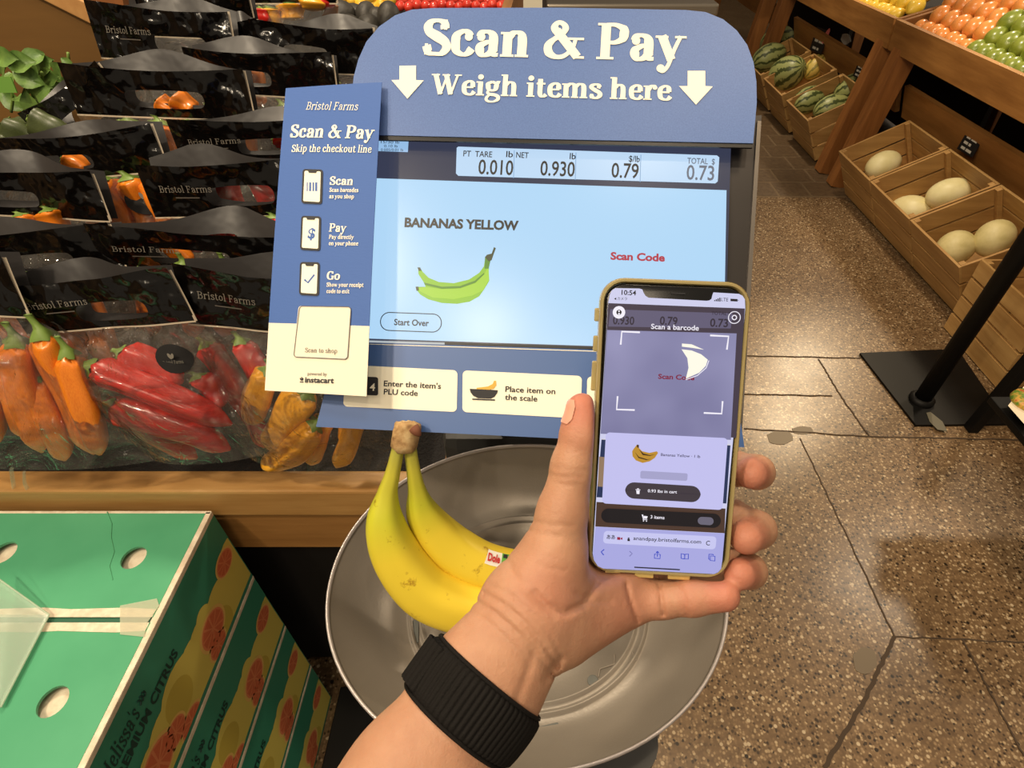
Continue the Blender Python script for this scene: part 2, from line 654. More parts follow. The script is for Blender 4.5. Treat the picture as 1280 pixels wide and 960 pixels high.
bm1 = M_floor.ramp(vb.outputs['Distance'], [(0.30, (255, 255, 255)), (0.42, (0, 0, 0))])
bm2 = M_floor.ramp(seb.outputs[1], [(0.12, (255, 255, 255)), (0.14, (0, 0, 0)), (0.86, (0, 0, 0)), (0.88, (255, 255, 255))])
c_ = M_floor.mix(M_floor.mix(1.0, bm1, bm2, 'MULTIPLY'), c_, bchip)
big = M_floor.ramp(M_floor.noise(1.6, 4), [(0.3, (205, 200, 194)), (0.7, (255, 255, 255))])
M_floor.color(M_floor.mix(1.0, c_, big, 'MULTIPLY'))
M_floor.bump(M_floor.noise(60, 3), 0.05, 0.002)
fr = M_floor.node('ShaderNodeMapRange'); M_floor.link(M_floor.noise(3, 3), fr.inputs['Value'])
fr.inputs['To Min'].default_value = 0.22; fr.inputs['To Max'].default_value = 0.42
M_floor.link(fr.outputs['Result'], M_floor.b.inputs['Roughness'])
m = MB()
m.box((1.0, 4.2, -0.05), (9, 12, 0.1))
floor = tag(m.build('floor', M_floor), kind='structure')
M_joint = Mat('floor_joint', (70, 55, 40), 0.8)
M_patch = Mat('floor_patch', (112, 98, 78), 0.5)


def on_floor(name, polys, z, mat):
    m = MB()
    for k, p in enumerate(polys):
        if area2(p) < 0: p = p[::-1]
        m.prism(p, lambda a, b: np.array([a, b, -0.003]), lambda a, b: np.array([a, b, z + k * 1e-5]))
    o = m.build(name, mat)
    return tag(o, kind='structure')


def crack(pts, w, jit=0.0018, n=14):
    g = [atz(x, y, 0)[:2] for x, y in pts]
    out = []
    for i in range(len(g) - 1):
        for k in range(n):
            out.append(g[i] + (g[i + 1] - g[i]) * k / n + np.random.RandomState(i * 31 + k).uniform(-jit, jit, 2) * (0 if k == 0 else 1))
    out.append(g[-1])
    return stroke2(out, w)


JL = [([(1000, 548), (1060, 673), (1118, 796)], .0045), ([(1118, 796), (1280, 803)], .0035), ([(1118, 796), (1080, 876), (1030, 960)], .009), ([(930, 536), (1088, 546), (1280, 550)], .005), ([(1023, 449), (1052, 497), (1086, 545)], .005),
      ([(930, 445), (1080, 448)], .005), ([(1203, 800), (1245, 880), (1280, 946)], .004), ([(930, 493), (1040, 495)], .004)]
on_floor('trim_1', sum([crack(p, w) for p, w in JL], []), 0.0009, M_joint)
pt2 = lambda cx, cy, rx, ry: [tuple(atz(cx + rx * math.cos(t * .3927) * (1 + .12 * math.sin(t * 2.3)), cy + ry * math.sin(t * .3927), 0)[:2]) for t in range(16)]
on_floor('trim_2', [pt2(1081, 826, 15, 17), pt2(975, 547, 16, 9), pt2(1003, 538, 13, 5)], 0.0012, M_patch)
# darker rows of square pavers further down the aisle
M_pav = Mat('aisle_paver', rough=0.5)
M_pav.mottled(40, [(0.3, (84, 66, 46)), (0.7, (108, 88, 64))], 5, bump=.3, dist=.004)
pv = []
rr_ = random.Random(3)
y = 3.2
while y < 8.5:
    x = -0.1 + rr_.uniform(-.15, .15)
    while x < 1.9:
        w_ = rr_.uniform(.17, .24)
        pv.append([(x + .008, y + .008), (x + w_ - .008, y + .008), (x + w_ - .008, y + .192), (x + .008, y + .192)])
        x += w_
    y += .20
on_floor('trim_3', [[(-0.3, 3.19), (1.95, 3.19), (1.95, 8.6), (-0.3, 8.6)]], 0.0004, Mat('paver_joint', (112, 92, 66), .8))
on_floor('trim_4', pv, 0.0012, M_pav)
m = MB(); m.box((-2.75, 4.2, 1.4), (0.1, 12, 2.8))
tag(m.build('wall_left', Mat('wall_brown_left', (112, 88, 62), .8)), kind='structure')
m = MB(); m.box((1.0, 9.6, 1.4), (9, 0.1, 2.8))
tag(m.build('wall_back', Mat('wall_brown', (92, 70, 50), .8)), kind='structure')

# ================================================================ self-service scale
M_blue = Mat('sign_blue', (78, 108, 168), 0.42).mottled(900, [(0.3, (74, 103, 163)), (0.7, (84, 115, 176))], 2)
M_blue2 = Mat('panel_blue', (62, 96, 156), 0.4)
M_cream = Mat('print_cream', (250, 244, 222), 0.55)
M_ink = Mat('print_ink', (28, 28, 34), 0.6)
M_black = Mat('black_plastic', (18, 18, 20), 0.35)
M_dark = Mat('dark_metal', (58, 55, 54), 0.34, 0.6)
M_steel = Mat('brushed_steel', (150, 144, 136), 0.32, 0.9)
M_scr = emit('screen_light', (176, 215, 246), 0.25)
M_scrbar = emit('screen_bar', (190, 218, 245), 0.25)
M_scrdk = emit('screen_dark', (56, 60, 80), 0.25)
M_scrtx = Mat('screen_text', (14, 18, 26), 0.4)
M_scrgy = emit('screen_grey', (96, 104, 120))
M_scrrd = emit('screen_red', (176, 44, 66))
M_scrln = emit('screen_line', (120, 160, 200))

KP = Plane3([-0.198, 0.360, 1.069], [0.998, -0.068, 0.005], [0.065, 0.722, 0.688])
sc_root = thing('self_service_scale', (-0.02, 0.30, 0.86),
                'grey self-service produce scale with wide pan, tilted screen and blue header sign', 'scale')


def slab(name, pl, poly, o0, o1, mat, parent):
    m = MB()
    if area2(poly) < 0: poly = poly[::-1]
    m.prism(poly, lambda a, b: pl.P(a, b, o0), lambda a, b: pl.P(a, b, o1))
    return m.build(name, mat, parent)


# housing behind the panel
q = [KP.ab(432, 168), KP.ab(954, 141), KP.ab(928, 556), KP.ab(398, 532)]
hs = slab('screen_housing', KP, [tuple(p) for p in q], -0.050, -0.004, M_dark, sc_root)
# bright steel rim along the right side of the housing
a, b = KP.ab(950, 150), KP.ab(925, 552)
m = MB()
m.beam(KP.P(*a, -0.0035), KP.P(*b, -0.0035), 0.0035, 0.004, KP.n)
m.build('edge_rim', Mat('rim_metal', (112, 106, 100), .35, .7), hs)
# display
dq = [KP.ab(446, 160), KP.ab(914, 172), KP.ab(906, 440), KP.ab(424, 424)]
disp = slab('display', KP, [tuple(p) for p in dq], -0.004, 0.0, M_scrdk, sc_root)
flat('main_screen', KP, [KP.poly([(440, 222), (908, 238), (904.5, 438), (424, 422)])], 0.0004, M_scr, disp)
flat('total_bar', KP, [KP.poly([(571, 185), (573, 183.5), (896, 194.5), (899, 197), (897, 227), (894, 229.5), (573, 220), (570, 217)])], 0.0004, M_scrbar, disp)
for x in (643, 720, 801):
    flat('bar_divider', KP, stroke2(KP.poly([(x, 186 + (x - 571) * .034), (x - 1, 221 + (x - 571) * .03)]), 0.0006), 0.0007, M_scrln, disp)
flat('capacity_label', KP, [KP.poly([(470, 173), (511, 174.5), (510, 190.5), (470, 189)])], 0.0005, emit('label_light', (150, 190, 230)), disp)
for k, (s, y, xr) in enumerate((('15/30 lb', 179.5, 499), ('0.10 lb', 184.3, 497), ('0.005/0.01 lb', 189, 504))):
    letter('label_text', sans(s), KP, (476 + (0, 4, 0)[k], y - .3), (xr, y), 3.4, 0.0008, M_scrtx, disp)
for s, x0, y0, x1, y1, cp, mt, bd in (
        ('PT  TARE', 579, 195.3, 615, 196.6, 7.5, M_scrtx, 0.012), ('lb', 632.5, 196.3, 641, 196.7, 8, M_scrtx, 0.012),
        ('0.010', 597.5, 217.3, 641, 218.8, 19, M_scrtx, 0.012), ('NET', 645, 197, 660.5, 197.7, 7.5, M_scrtx, 0.012),
        ('lb', 712, 198.8, 719.5, 199.1, 8, M_scrtx, 0.012), ('0.930', 675, 219, 718, 220.6, 19, M_scrtx, 0.012),
        ('$/lb', 786, 202, 799.5, 202.6, 8, M_scrtx, 0.012), ('0.79', 764, 221.5, 798, 222.8, 19, M_scrtx, 0.012),
        ('TOTAL  $', 859, 204.3, 893.5, 205.6, 7.5, M_scrgy, 0.012), ('0.73', 858, 224.2, 892.5, 225.4, 19, M_scrgy, 0.012),
        ('BANANAS YELLOW', 505.5, 283.3, 648, 287.6, 11.6, M_scrtx, 0.042),
        ('Scan Code', 763, 324.2, 831, 326.6, 9.4, M_scrrd, 0.04),
        ('Start Over', 492.5, 406.2, 536, 407.6, 8, M_scrtx, 0.022)):
    letter('screen_text', sans(s, bd), KP, (x0, y0), (x1, y1), cp, 0.0009, mt, disp)
A_, B_ = KP.ab(476, 402), KP.ab(552, 404)
cc = (A_ + B_) / 2
hh = np.linalg.norm(KP.ab(514, 392) - KP.ab(514, 414.5))
flat('start_button', KP, stroke2(rrect(B_[0] - A_[0], hh, hh * .49, 8, cc[0], cc[1]), 0.0008, True), 0.0008, M_scrtx, disp)
# two green bananas shown on the screen
GB = [(221, 466), (228, 468), (236, 480), (256, 500), (290, 514), (340, 518), (390, 506), (424, 484), (440, 462), (444, 436), (452, 430), (458, 444),
      (456, 480), (458, 510), (440, 540), (424, 562), (392, 580), (350, 587), (300, 584), (255, 572), (228, 556), (214, 538), (218, 530), (246, 530), (240, 516), (222, 488)]
gx = lambda x, y: (440 + x * .375, 160 + y * .3748)
flat('banana_picture', KP, [KP.poly([gx(*p) for p in GB])], 0.0006, emit('picture_green', (136, 190, 34)), disp)
flat('banana_picture', KP, [KP.poly([gx(*p) for p in [(246, 531), (300, 538), (350, 536), (400, 520), (440, 490), (456, 462), (457, 508), (438, 542), (400, 560), (340, 572), (270, 566), (232, 548), (216, 536)]])], 0.0008, emit('picture_green_light', (158, 206, 44)), disp)
flat('banana_picture', KP, [KP.poly([gx(*p) for p in pp]) for pp in ([(240, 516), (300, 530), (360, 528), (410, 510), (440, 484), (442, 488), (412, 517), (362, 535), (300, 537), (244, 524)],
      [(442, 470), (444, 430), (462, 424), (462, 444), (456, 470)])], 0.001, emit('picture_green_dark', (74, 132, 20)), disp)
flat('banana_picture', KP, [KP.poly([gx(*p) for p in pp]) for pp in ([(444, 432), (450, 424), (466, 420), (474, 398), (480, 402), (472, 424), (466, 442), (456, 446)], [(219, 466), (228, 466), (233, 476), (224, 478)], [(213, 530), (222, 530), (224, 542), (216, 544)])], 0.0011, emit('picture_stem', (44, 58, 24)), disp)
# taskbar line under the screen
flat('status_line', KP, [KP.poly([(424, 424.5), (556, 428.5), (556, 431), (424, 427)])], 0.0008, emit('status_grey', (170, 180, 185)), disp)
flat('status_line', KP, [KP.poly([(556, 427.5), (740, 433.6), (905, 439), (905, 442), (740, 436.5), (556, 430.8)])], 0.0009, M_scrtx, disp)

# lower instruction panel
lp = slab('instruction_panel', KP, KP.poly([(424, 427.5), (912, 443), (929, 559), (397, 533.5)]), -0.003, 0.0035, M_blue2, sc_root)
flat('panel_edge_line', KP, stroke2(KP.poly([(424, 429, ), (912, 444.4)], 0.0035), 0.0006), 0.0037, M_cream, lp)


def card(tl, tr, br, bl, rad=0.004):
    c4 = [KP.ab(*p, 0.0035) for p in (bl, br, tr, tl)]
    w = np.linalg.norm(c4[1] - c4[0]); h = np.linalg.norm(c4[3] - c4[0])
    pts = []
    for a_, b_ in rrect(1, 1, 0.5, 5):
        pass
    for a_, b_ in rrect(w, h, rad, 5, w / 2, h / 2):
        s, t = a_ / w, b_ / h
        pts.append(tuple((1 - s) * (1 - t) * c4[0] + s * (1 - t) * c4[1] + s * t * c4[2] + (1 - s) * t * c4[3]))
    return pts


flat('instruction_card', KP, [card((433, 456), (572, 463), (571, 515), (429, 508))], 0.0039, M_cream, lp)
flat('instruction_card', KP, [card((578.5, 463), (727.5, 470), (725.5, 523), (578, 515))], 0.0039, M_cream, lp)
flat('instruction_card', KP, [card((734, 470.5), (905, 479), (903, 531), (733, 523))], 0.0039, M_cream, lp)
flat('key_icon', KP, [card((452, 470.6), (473, 471.6), (473, 494.5), (452, 493.5), 0.002)], 0.0042, M_ink, lp)
letter('key_text', sans('4', .02), KP, (462, 488), (468.5, 488.4), 9.5, 0.0045, M_cream, lp)
for s, x0, y0, x1, y1 in (("Enter the item's", 479.5, 482.5, 551, 486), ('PLU code', 479.5, 492.8, 522, 494.8), ('Place item on', 631.5, 489.5, 694, 492.5), ('the scale', 631, 499.6, 671.5, 501.8)):
    letter('panel_text', sans(s, .018), KP, (x0, y0), (x1, y1), 7.2 if s[0] in 'EP' and s[1] != 'L' else 7.2, 0.0043, M_ink, lp)
zz = lambda x, y: (400 + x * .2917, 400 + y * .2917)
flat('bowl_icon', KP, [KP.poly([zz(*p) for p in pp]) for pp in ([(645, 296), (765, 302), (762, 314), (750, 330), (735, 338), (680, 336), (660, 326), (648, 310)], [(655, 337), (753, 341), (752, 347), (656, 343)])], 0.0043, M_ink, lp)
flat('banana_icon', KP, [KP.poly([zz(*p) for p in [(674, 292), (690, 290), (722, 286), (742, 276), (748, 262), (757, 262), (758, 282), (746, 296), (720, 302), (690, 300), (674, 298)]])], 0.0043, Mat('print_gold', (214, 170, 70), 0.6), lp)

# header sign
HS = 0.014
hp = KP.poly([(440.5, 168), (440.5, 112), (442, 96), (448, 74), (458, 52), (474, 33), (494, 19), (515, 12), (540, 10), (700, 9.5), (858, 12.5), (882, 15), (904, 24), (921, 38), (934, 56), (942, 78), (945.5, 102), (946, 128), (941.5, 179), (690, 174)], HS)
hd = slab('header_sign', KP, hp, HS - 0.0045, HS, M_blue, sc_root)
m = MB()
m.beam(KP.P(*KP.ab(440.5, 170, HS), HS - 0.002), KP.P(*KP.ab(941, 180.5, HS), HS - 0.002), 0.0052, 0.0022, KP.n)
m.build('sign_edge', M_black, hd)
letter('heading', serif('Scan & Pay', 17.5, 7.2), KP, (527, 68), (857, 76.5), 44, HS + 0.0006, M_cream, hd)
letter('subheading', serif('Weigh items here', 15.5, 6.8), KP, (538, 117.5), (840, 125.5), 25, HS + 0.0006, M_cream, hd)
hz = lambda x, y: (430 + x * .41406, y * .41406)
flat('down_arrow', KP, [KP.poly([hz(*p) for p in [(168, 200), (218, 199), (218, 243), (241, 244), (192, 299), (144, 243), (168, 242)]], HS)], HS + 0.0006, M_cream, hd)
flat('down_arrow', KP, [KP.poly([hz(*p) for p in [(1037, 215), (1090, 215), (1090, 261), (1113, 262), (1062, 317), (1011, 261), (1037, 261)]], HS)], HS + 0.0006, M_cream, hd)

# neck, base and pan
RIMZ = 0.93
L_, R_ = atz(407, 748, RIMZ), atz(912, 752, RIMZ)
T_, Bt_ = atz(655, 557, RIMZ), atz(665, 966, RIMZ)
PCX, PCY = (L_[0] + R_[0]) / 2, (T_[1] + Bt_[1]) / 2
PRX, PRY = (R_[0] - L_[0]) / 2, (T_[1] - Bt_[1]) / 2
print('PAN', PCX, PCY, PRX, PRY)
M_pan = Mat('pan_grey', (146, 138, 128), 0.36, 0.35)
f_ = M_pan.noise(420, 2)
M_pan.bump(f_, 0.22, 0.0006)
M_pan.color(M_pan.ramp(M_pan.noise(6, 3), [(0.3, (134, 126, 116)), (0.7, (150, 142, 132))]))
M_pan2 = Mat('pan_rim', (182, 174, 172), 0.3, 0.3)
FZ = -0.062
prof = [(1.0, 0.0), (0.985, -0.004), (0.94, -0.017), (0.88, -0.032), (0.81, -0.047), (0.745, -0.057), (0.70, FZ + .001), (0.665, FZ), (0.655, FZ),
        (0.648, FZ + .0042), (0.636, FZ + .0042), (0.629, FZ), (0.60, FZ), (0.593, FZ + .0036), (0.583, FZ + .0036), (0.576, FZ), (0.40, FZ - .0006), (0.20, FZ - .001), (0.001, FZ - .001)]
under = [(r, z - 0.004) for r, z in prof[::-1]]
m = MB()
pc = (PCX, PCY, RIMZ)
m.lathe([(r, z) for r, z in prof[::-1]] + [(1.0, 0.0)], pc, 96, PRX, PRY)
m.lathe([(1.0, -0.002)] + [(r, z - 0.0035) for r, z in prof], pc, 96, PRX, PRY)
pan = m.build('weighing_pan', M_pan, sc_root, smooth=True)
m = MB()
m.lathe([(0.992, -0.004), (0.997, 0.0015), (1.006, 0.0022), (1.011, -0.0005), (1.006, -0.005), (0.996, -0.005)], pc, 96, PRX, PRY)
m.build('pan_rim', M_pan2, pan, smooth=True)
# small pads and drain marks moulded in the pan floor
M_pad = Mat('pad_grey', (92, 94, 90), 0.6)
fz = RIMZ + FZ
for (x, y, w_, h_, an) in ((519, 790, .007, .024, 8), (680, 912, .028, .006, 12), (596, 690, .02, .007, -25)):
    c = atz(x, y, fz)
    m = MB()
    ca, sa = math.cos(R(an)), math.sin(R(an))
    m.prism([(c[0] + a * ca - b * sa, c[1] + a * sa + b * ca) for a, b in rrect(w_, h_, .0015, 3)], lambda a, b: np.array([a, b, fz - .001]), lambda a, b: np.array([a, b, fz + .0012]))
    m.build('rubber_pad', M_pad, pan)
c = atz(741, 851, fz)
m = MB()
m.lathe([(0.0052, -0.002), (0.0052, 0.001), (0.0044, 0.0014), (0.0001, 0.0012)], c, 20)
m.build('screw_plug', M_pad, pan)
m = MB()
for pts in ([(768, 818), (768, 830), (750, 836), (748, 846)], [(640, 655), (668, 652)], [(790, 815), (796, 826)]):
    P_ = [atz(x, y, fz + .0006) for x, y in pts]
    m = MB()
    m.tube(P_, 0.0007, 6)
    m.build('moulding_ridge', M_pan, pan)
# body of the scale
M_body = Mat('scale_body_grey', (74, 74, 74), 0.5)
m = MB()
ob = rrect(0.24, 0.32, 0.03, 6, PCX - 0.0, 0.30)
m.prism(ob, lambda a, b: np.array([a, b, 0.795]), lambda a, b: np.array([a, b, 0.855]))
m.build('scale_base', M_body, sc_root)
m = MB()
m.lathe([(.06, .85), (.055, .8635), (.001, .8635)], (PCX, PCY, 0), 32)
m.build('pan_support', M_body, sc_root)
m = MB()
pp = KP.P(0.19, 0.10, -0.05)
m.beam((pp[0], PCY + PRY + .05, 0.80), (pp[0], PCY + PRY + .05, 1.12), 0.09, 0.05, (0, 1, 0), bevel=.006)
m.build('column', M_body, sc_root)
m = MB()
m.box((PCX + .01, PCY + PRY + .045, 0.87), (0.24, 0.06, 0.11), bevel=0.02)
m.build('rear_cover', M_body, sc_root)

# stand the scale is on
M_blk = Mat('stand_black', (16, 14, 13), 0.6)
st = thing('pedestal_stand', (-0.09, 0.29, 0), 'black pedestal stand holding up the grey scale', 'stand')
m = MB(); m.box((PCX, 0.30, 0.785), (0.21, 0.33, 0.02), bevel=.004); m.build('top_plate', Mat('stand_top', (66, 66, 66), .5), st)
m = MB(); m.box((PCX, 0.30, 0.395), (0.09, 0.09, 0.77), bevel=.004); m.build('post', M_blk, st)
m = MB(); m.box((-0.17, 0.32, 0.006), (0.58, 0.40, 0.012), bevel=.003); m.build('base_plate', M_blk, st)  # black plate widened leftwards to stand in for floor shade by the boxes

# ================================================================ flyer
fo, fu, fv = np.array([-0.223, 0.347, 1.126]), np.array([0.983, -0.165, 0.086]), np.array([0.015, 0.754, 0.657])
sc_ = 0.096 / 0.09
fo = CAM + (fo - CAM) * sc_
FP = Plane3(fo, fu, fv)
FH, FWd = 0.267 * sc_, 0.096
FP.bend = lambda a, b: 0.0016 * math.sin(min(max(b / FH, 0), 1) * math.pi) + 0.0006 * math.sin(a / FWd * math.pi)
fl = thing('paper_flyer', FP.P(FWd / 2, 0, 0), 'tall blue and cream paper flyer with phone icons hanging beside the scale screen', 'flyer')
# outline follows the photograph: slightly trapezoid sheet
c4 = [FP.ab(331, 488), FP.ab(458, 495.5), FP.ab(477.5, 103), FP.ab(357, 110)]


def fst(s, t):
    return (1 - s) * (1 - t) * c4[0] + s * (1 - t) * c4[1] + s * t * c4[2] + (1 - s) * t * c4[3]


def sheet(name, t0, t1, off, thick, mat):
    m = MB()
    nx, ny = 8, 30
    V = []
    for k in (off, off - thick):
        for j in range(ny + 1):
            for i in range(nx + 1):
                a, b = fst(i / nx, t0 + (t1 - t0) * j / ny)
                V.append(FP.P(a, b, k))
    Fq = []
    n1 = (nx + 1) * (ny + 1)
    for j in range(ny):
        for i in range(nx):
            k = j * (nx + 1) + i
            Fq.append((k, k + 1, k + nx + 2, k + nx + 1))
            Fq.append((n1 + k, n1 + k + nx + 1, n1 + k + nx + 2, n1 + k + 1))
    for j in range(ny):
        for i in (0, nx):
            k = j * (nx + 1) + i
            Fq.append((k, k + nx + 1, n1 + k + nx + 1, n1 + k))
    for i in range(nx):
        for j in (0, ny):
            k = j * (nx + 1) + i
            Fq.append((k, k + 1, n1 + k + 1, n1 + k))
    m.add(V, Fq)
    return m.build(name, mat, fl, smooth=False)


M_fblue = Mat('flyer_blue', (70, 104, 172), 0.6, spec=.25)
M_fblue.bump(M_fblue.noise(160, 2, (1, 1, 4)), 0.12, 0.001)
M_fcream = Mat('flyer_cream', (240, 232, 210), 0.65, spec=.2)
sheet('blue_field', 0.212, 1.0, 0.0, 0.0006, M_fblue)
wf = sheet('cream_field', 0.0, 0.2121, 0.0, 0.0006, M_fcream)
M_fgold = Mat('flyer_shadow_edge', (196, 188, 168), 0.5)


def fq(pts):
    return FP.poly(pts)


def fcard(tl, tr, br, bl, rad):
    c = [FP.ab(*p) for p in (bl, br, tr, tl)]
    w = np.linalg.norm(c[1] - c[0]); h = np.linalg.norm(c[3] - c[0])
    return [tuple((1 - a / w) * (1 - b / h) * c[0] + a / w * (1 - b / h) * c[1] + a / w * b / h * c[2] + (1 - a / w) * b / h * c[3]) for a, b in rrect(w, h, rad, 5, w / 2, h / 2)]


letter('shop_name', serif('Bristol Farms', 7, 4, 0.12), FP, (382.5, 137.5), (447.5, 138.5), 9.5, 0.0006, M_cream, fl)
letter('flyer_heading', serif('Scan & Pay', 15.5, 6.5), FP, (362.5, 172), (467.5, 174.5), 15.5, 0.0006, M_cream, fl)
letter('flyer_subheading', serif('Skip the checkout line', 11, 5.5), FP, (365, 190.5), (465, 191.8), 8.8, 0.0006, M_cream, fl)
for x, y, s, s1, s2, x1, x2, x3 in ((413, 232, 'Scan', 'Scan barcodes', 'as you shop', 442, 449, 443.5), (412.5, 290.5, 'Pay', 'Pay directly', 'on your phone', 434, 443.5, 449), (409.5, 350, 'Go', 'Show your receipt', 'code to exit', 426, 455.5, 438)):
    letter('step_title', serif(s, 15, 6.5), FP, (x, y), (x1, y + .5), 10, 0.0006, M_cream, fl)
    letter('step_text', serif(s1, 13, 7), FP, (x, y + 9), (x2, y + 9.4), 5, 0.0006, M_cream, fl)
    letter('step_text', serif(s2, 13, 7), FP, (x, y + 17), (x3, y + 17.3), 5, 0.0006, M_cream, fl)
for k, (tl, tr, br, bl) in enumerate((((380, 212.5), (405.5, 213.5), (404.5, 257), (378.5, 255.5)), ((378.5, 271), (403.5, 272), (402.5, 315), (377, 313.5)), ((377, 328.5), (402, 329), (400.5, 371), (375.5, 369.5)))):
    flat('phone_icon', FP, [fcard(tl, tr, br, bl, .0028)], 0.0006, M_ink, fl)
    sh = 2.6
    i4 = ((tl[0] + sh, tl[1] + sh), (tr[0] - sh, tr[1] + sh), (br[0] - sh, br[1] - sh), (bl[0] + sh, bl[1] - sh))
    flat('phone_icon', FP, [fcard(*i4, .0013)], 0.0009, M_cream, fl)
    mx = (tl[0] + tr[0]) / 2
    flat('phone_icon', FP, [fq([(mx - 6, tl[1] + 2), (mx + 6, tl[1] + 2.4), (mx + 4.5, tl[1] + 5.6), (mx - 4.5, tl[1] + 5.3)])], 0.0012, M_ink, fl)
    cx, cy = (tl[0] + tr[0] + br[0] + bl[0]) / 4, (tl[1] + tr[1] + br[1] + bl[1]) / 4
    if k == 0:
        flat('barcode_icon', FP, [fq([(cx + d - w_, cy - 5), (cx + d + w_, cy - 5), (cx + d + w_, cy + 6), (cx + d - w_, cy + 6)]) for d, w_ in ((-6, .7), (-2.4, 1.3), (1.6, 1.1), (5.3, 1.4))], 0.0009, M_fblue, fl)
    elif k == 1:
        letter('dollar_icon', sans('$', .03), FP, (cx - 4.6, cy + 6), (cx + 4.6, cy + 6.3), 13, 0.0009, M_fblue, fl)
    else:
        flat('tick_icon', FP, stroke2(fq([(cx - 6, cy + 1), (cx - 1.6, cy + 5), (cx + 6.5, cy - 5)]), 0.0018), 0.0009, M_fblue, fl)
cd4 = ((375, 383), (440.5, 384.5), (435.5, 449.5), (368, 446.5))
flat('code_card', FP, [fcard(*cd4, .003)], 0.0006, M_fcream, fl)
flat('code_card_border', FP, stroke2(fcard((376.5, 383.5), (440.5, 384.5), (435.5, 449.5), (368.5, 446.5), .003), .0007, True), 0.0009, Mat('border_grey', (96, 92, 96), .6), fl)
M_fgrey = Mat('print_grey', (110, 104, 98), 0.6)
letter('code_caption', serif('Scan to shop', 11, 5.5), FP, (382, 440.5), (422, 441.7), 5.5, 0.0009, M_fgrey, fl)
letter('maker_caption', sans('powered by', .008), FP, (385, 469), (409, 469.8), 4.2, 0.0006, M_fgrey, fl)
letter('maker_name', sans('instacart', .03), FP, (381.5, 478), (417.5, 479), 7, 0.0006, M_ink, fl)
flat('maker_mark', FP, [fq([(377.6, 471.5), (378.8, 471.5), (378.8, 476), (377.6, 476)]), fq([(375.6, 473), (377, 472.4), (377.6, 476), (376.8, 476)]), fq([(379.2, 472.5), (380.6, 473), (379.6, 476), (378.8, 476)]), fq([(375.8, 477), (380.6, 477.2), (380.5, 478.4), (375.7, 478.2)])], 0.0006, M_ink, fl)

# ================================================================ phone
PP = Plane3([0.029, 0.165, 1.160], [0.999, -0.045, -0.009], [0.032, 0.566, 0.824])
ph = thing('smartphone', PP.P(0.038, 0.0, -0.005), 'black smartphone in a clear yellowed case held up in the hand', 'phone')
M_case = Mat('case_clear_yellowed', (196, 176, 116), 0.16, spec=0.7, coat=0.6)
M_case.b.inputs['Transmission Weight'].default_value = 0.4
M_pblk = Mat('phone_black', (10, 10, 12), 0.22)
M_pframe = Mat('phone_frame_gold', (186, 160, 116), 0.25, 0.9)
co = [PP.ab(*p) for p in ((733.5, 714.5), (911, 724.5), (941.5, 353), (751, 345.5))]


def pq(s, t):
    return (1 - s) * (1 - t) * co[0] + s * (1 - t) * co[1] + s * t * co[2] + (1 - s) * t * co[3]


pw = (np.linalg.norm(co[1] - co[0]) + np.linalg.norm(co[2] - co[3])) / 2
phh = (np.linalg.norm(co[3] - co[0]) + np.linalg.norm(co[2] - co[1])) / 2
print('PHONE', pw, phh)


def pr(inset, rad, n=8):
    return [tuple(pq(a / pw, b / phh)) for a, b in rrect(pw - 2 * inset, phh - 2 * inset, rad, n, pw / 2, phh / 2)]


def ring_slab(name, rings, mat, parent, cap0=True, cap1=True):
    """rings: list of (poly, offset)"""
    m = MB()
    k = len(rings[0][0])
    V, Fq = [], []
    for poly, off in rings:
        V += [PP.P(a, b, off) for a, b in poly]
    for i in range(len(rings) - 1):
        for j in range(k):
            j2 = (j + 1) % k
            Fq.append((i * k + j, i * k + j2, (i + 1) * k + j2, (i + 1) * k + j))
    if cap0: Fq.append(tuple(range(k - 1, -1, -1)))
    if cap1: Fq.append(tuple((len(rings) - 1) * k + j for j in range(k)))
    m.add(V, Fq)
    return m.build(name, mat, parent, autosmooth=45)


case = ring_slab('case', [(pr(.0014, .0115), -.0115), (pr(.0003, .0125), -.0105), (pr(0, .0128), -.006), (pr(.0002, .0126), -.0008), (pr(.0010, .0118), .0006), (pr(.0020, .0108), .0006), (pr(.0026, .0102), -.0004), (pr(.0028, .0100), -.0040)], M_case, ph, True, False)
body = ring_slab('body', [(pr(.0032, .0098), -.0095), (pr(.0029, .0100), -.0085), (pr(.0029, .0100), -.0012), (pr(.0034, .0096), -.0002), (pr(.0038, .0092), 0.0)], M_pblk, ph)
# case side buttons and speaker slots
m = MB()
for y0, y1 in ((385, 402), (420, 440), (452, 490)):
    a, b = PP.ab(749 - (y0 - 350) * .05, y0), PP.ab(749 - (y1 - 350) * .05, y1)
    m.beam(PP.P(a[0] + .0007, a[1], -.005), PP.P(b[0] + .0007, b[1], -.005), .004, .0026, PP.n, bevel=.0009)
m.build('side_buttons', M_case, case)
m = MB()
for x0, x1 in ((757, 776), (794, 818), (836, 864)):
    a, b = PP.ab(x0, 716.5 + (x0 - 757) * .056), PP.ab(x1, 716.5 + (x1 - 757) * .056)
    m.beam(PP.P(a[0], a[1] - .0012, -.003), PP.P(b[0], b[1] - .0012, -.003), .0026, .0020, PP.n, bevel=.0006)
m.build('case_slots', Mat('case_slot_gold', (226, 196, 120), .2, .4), case)

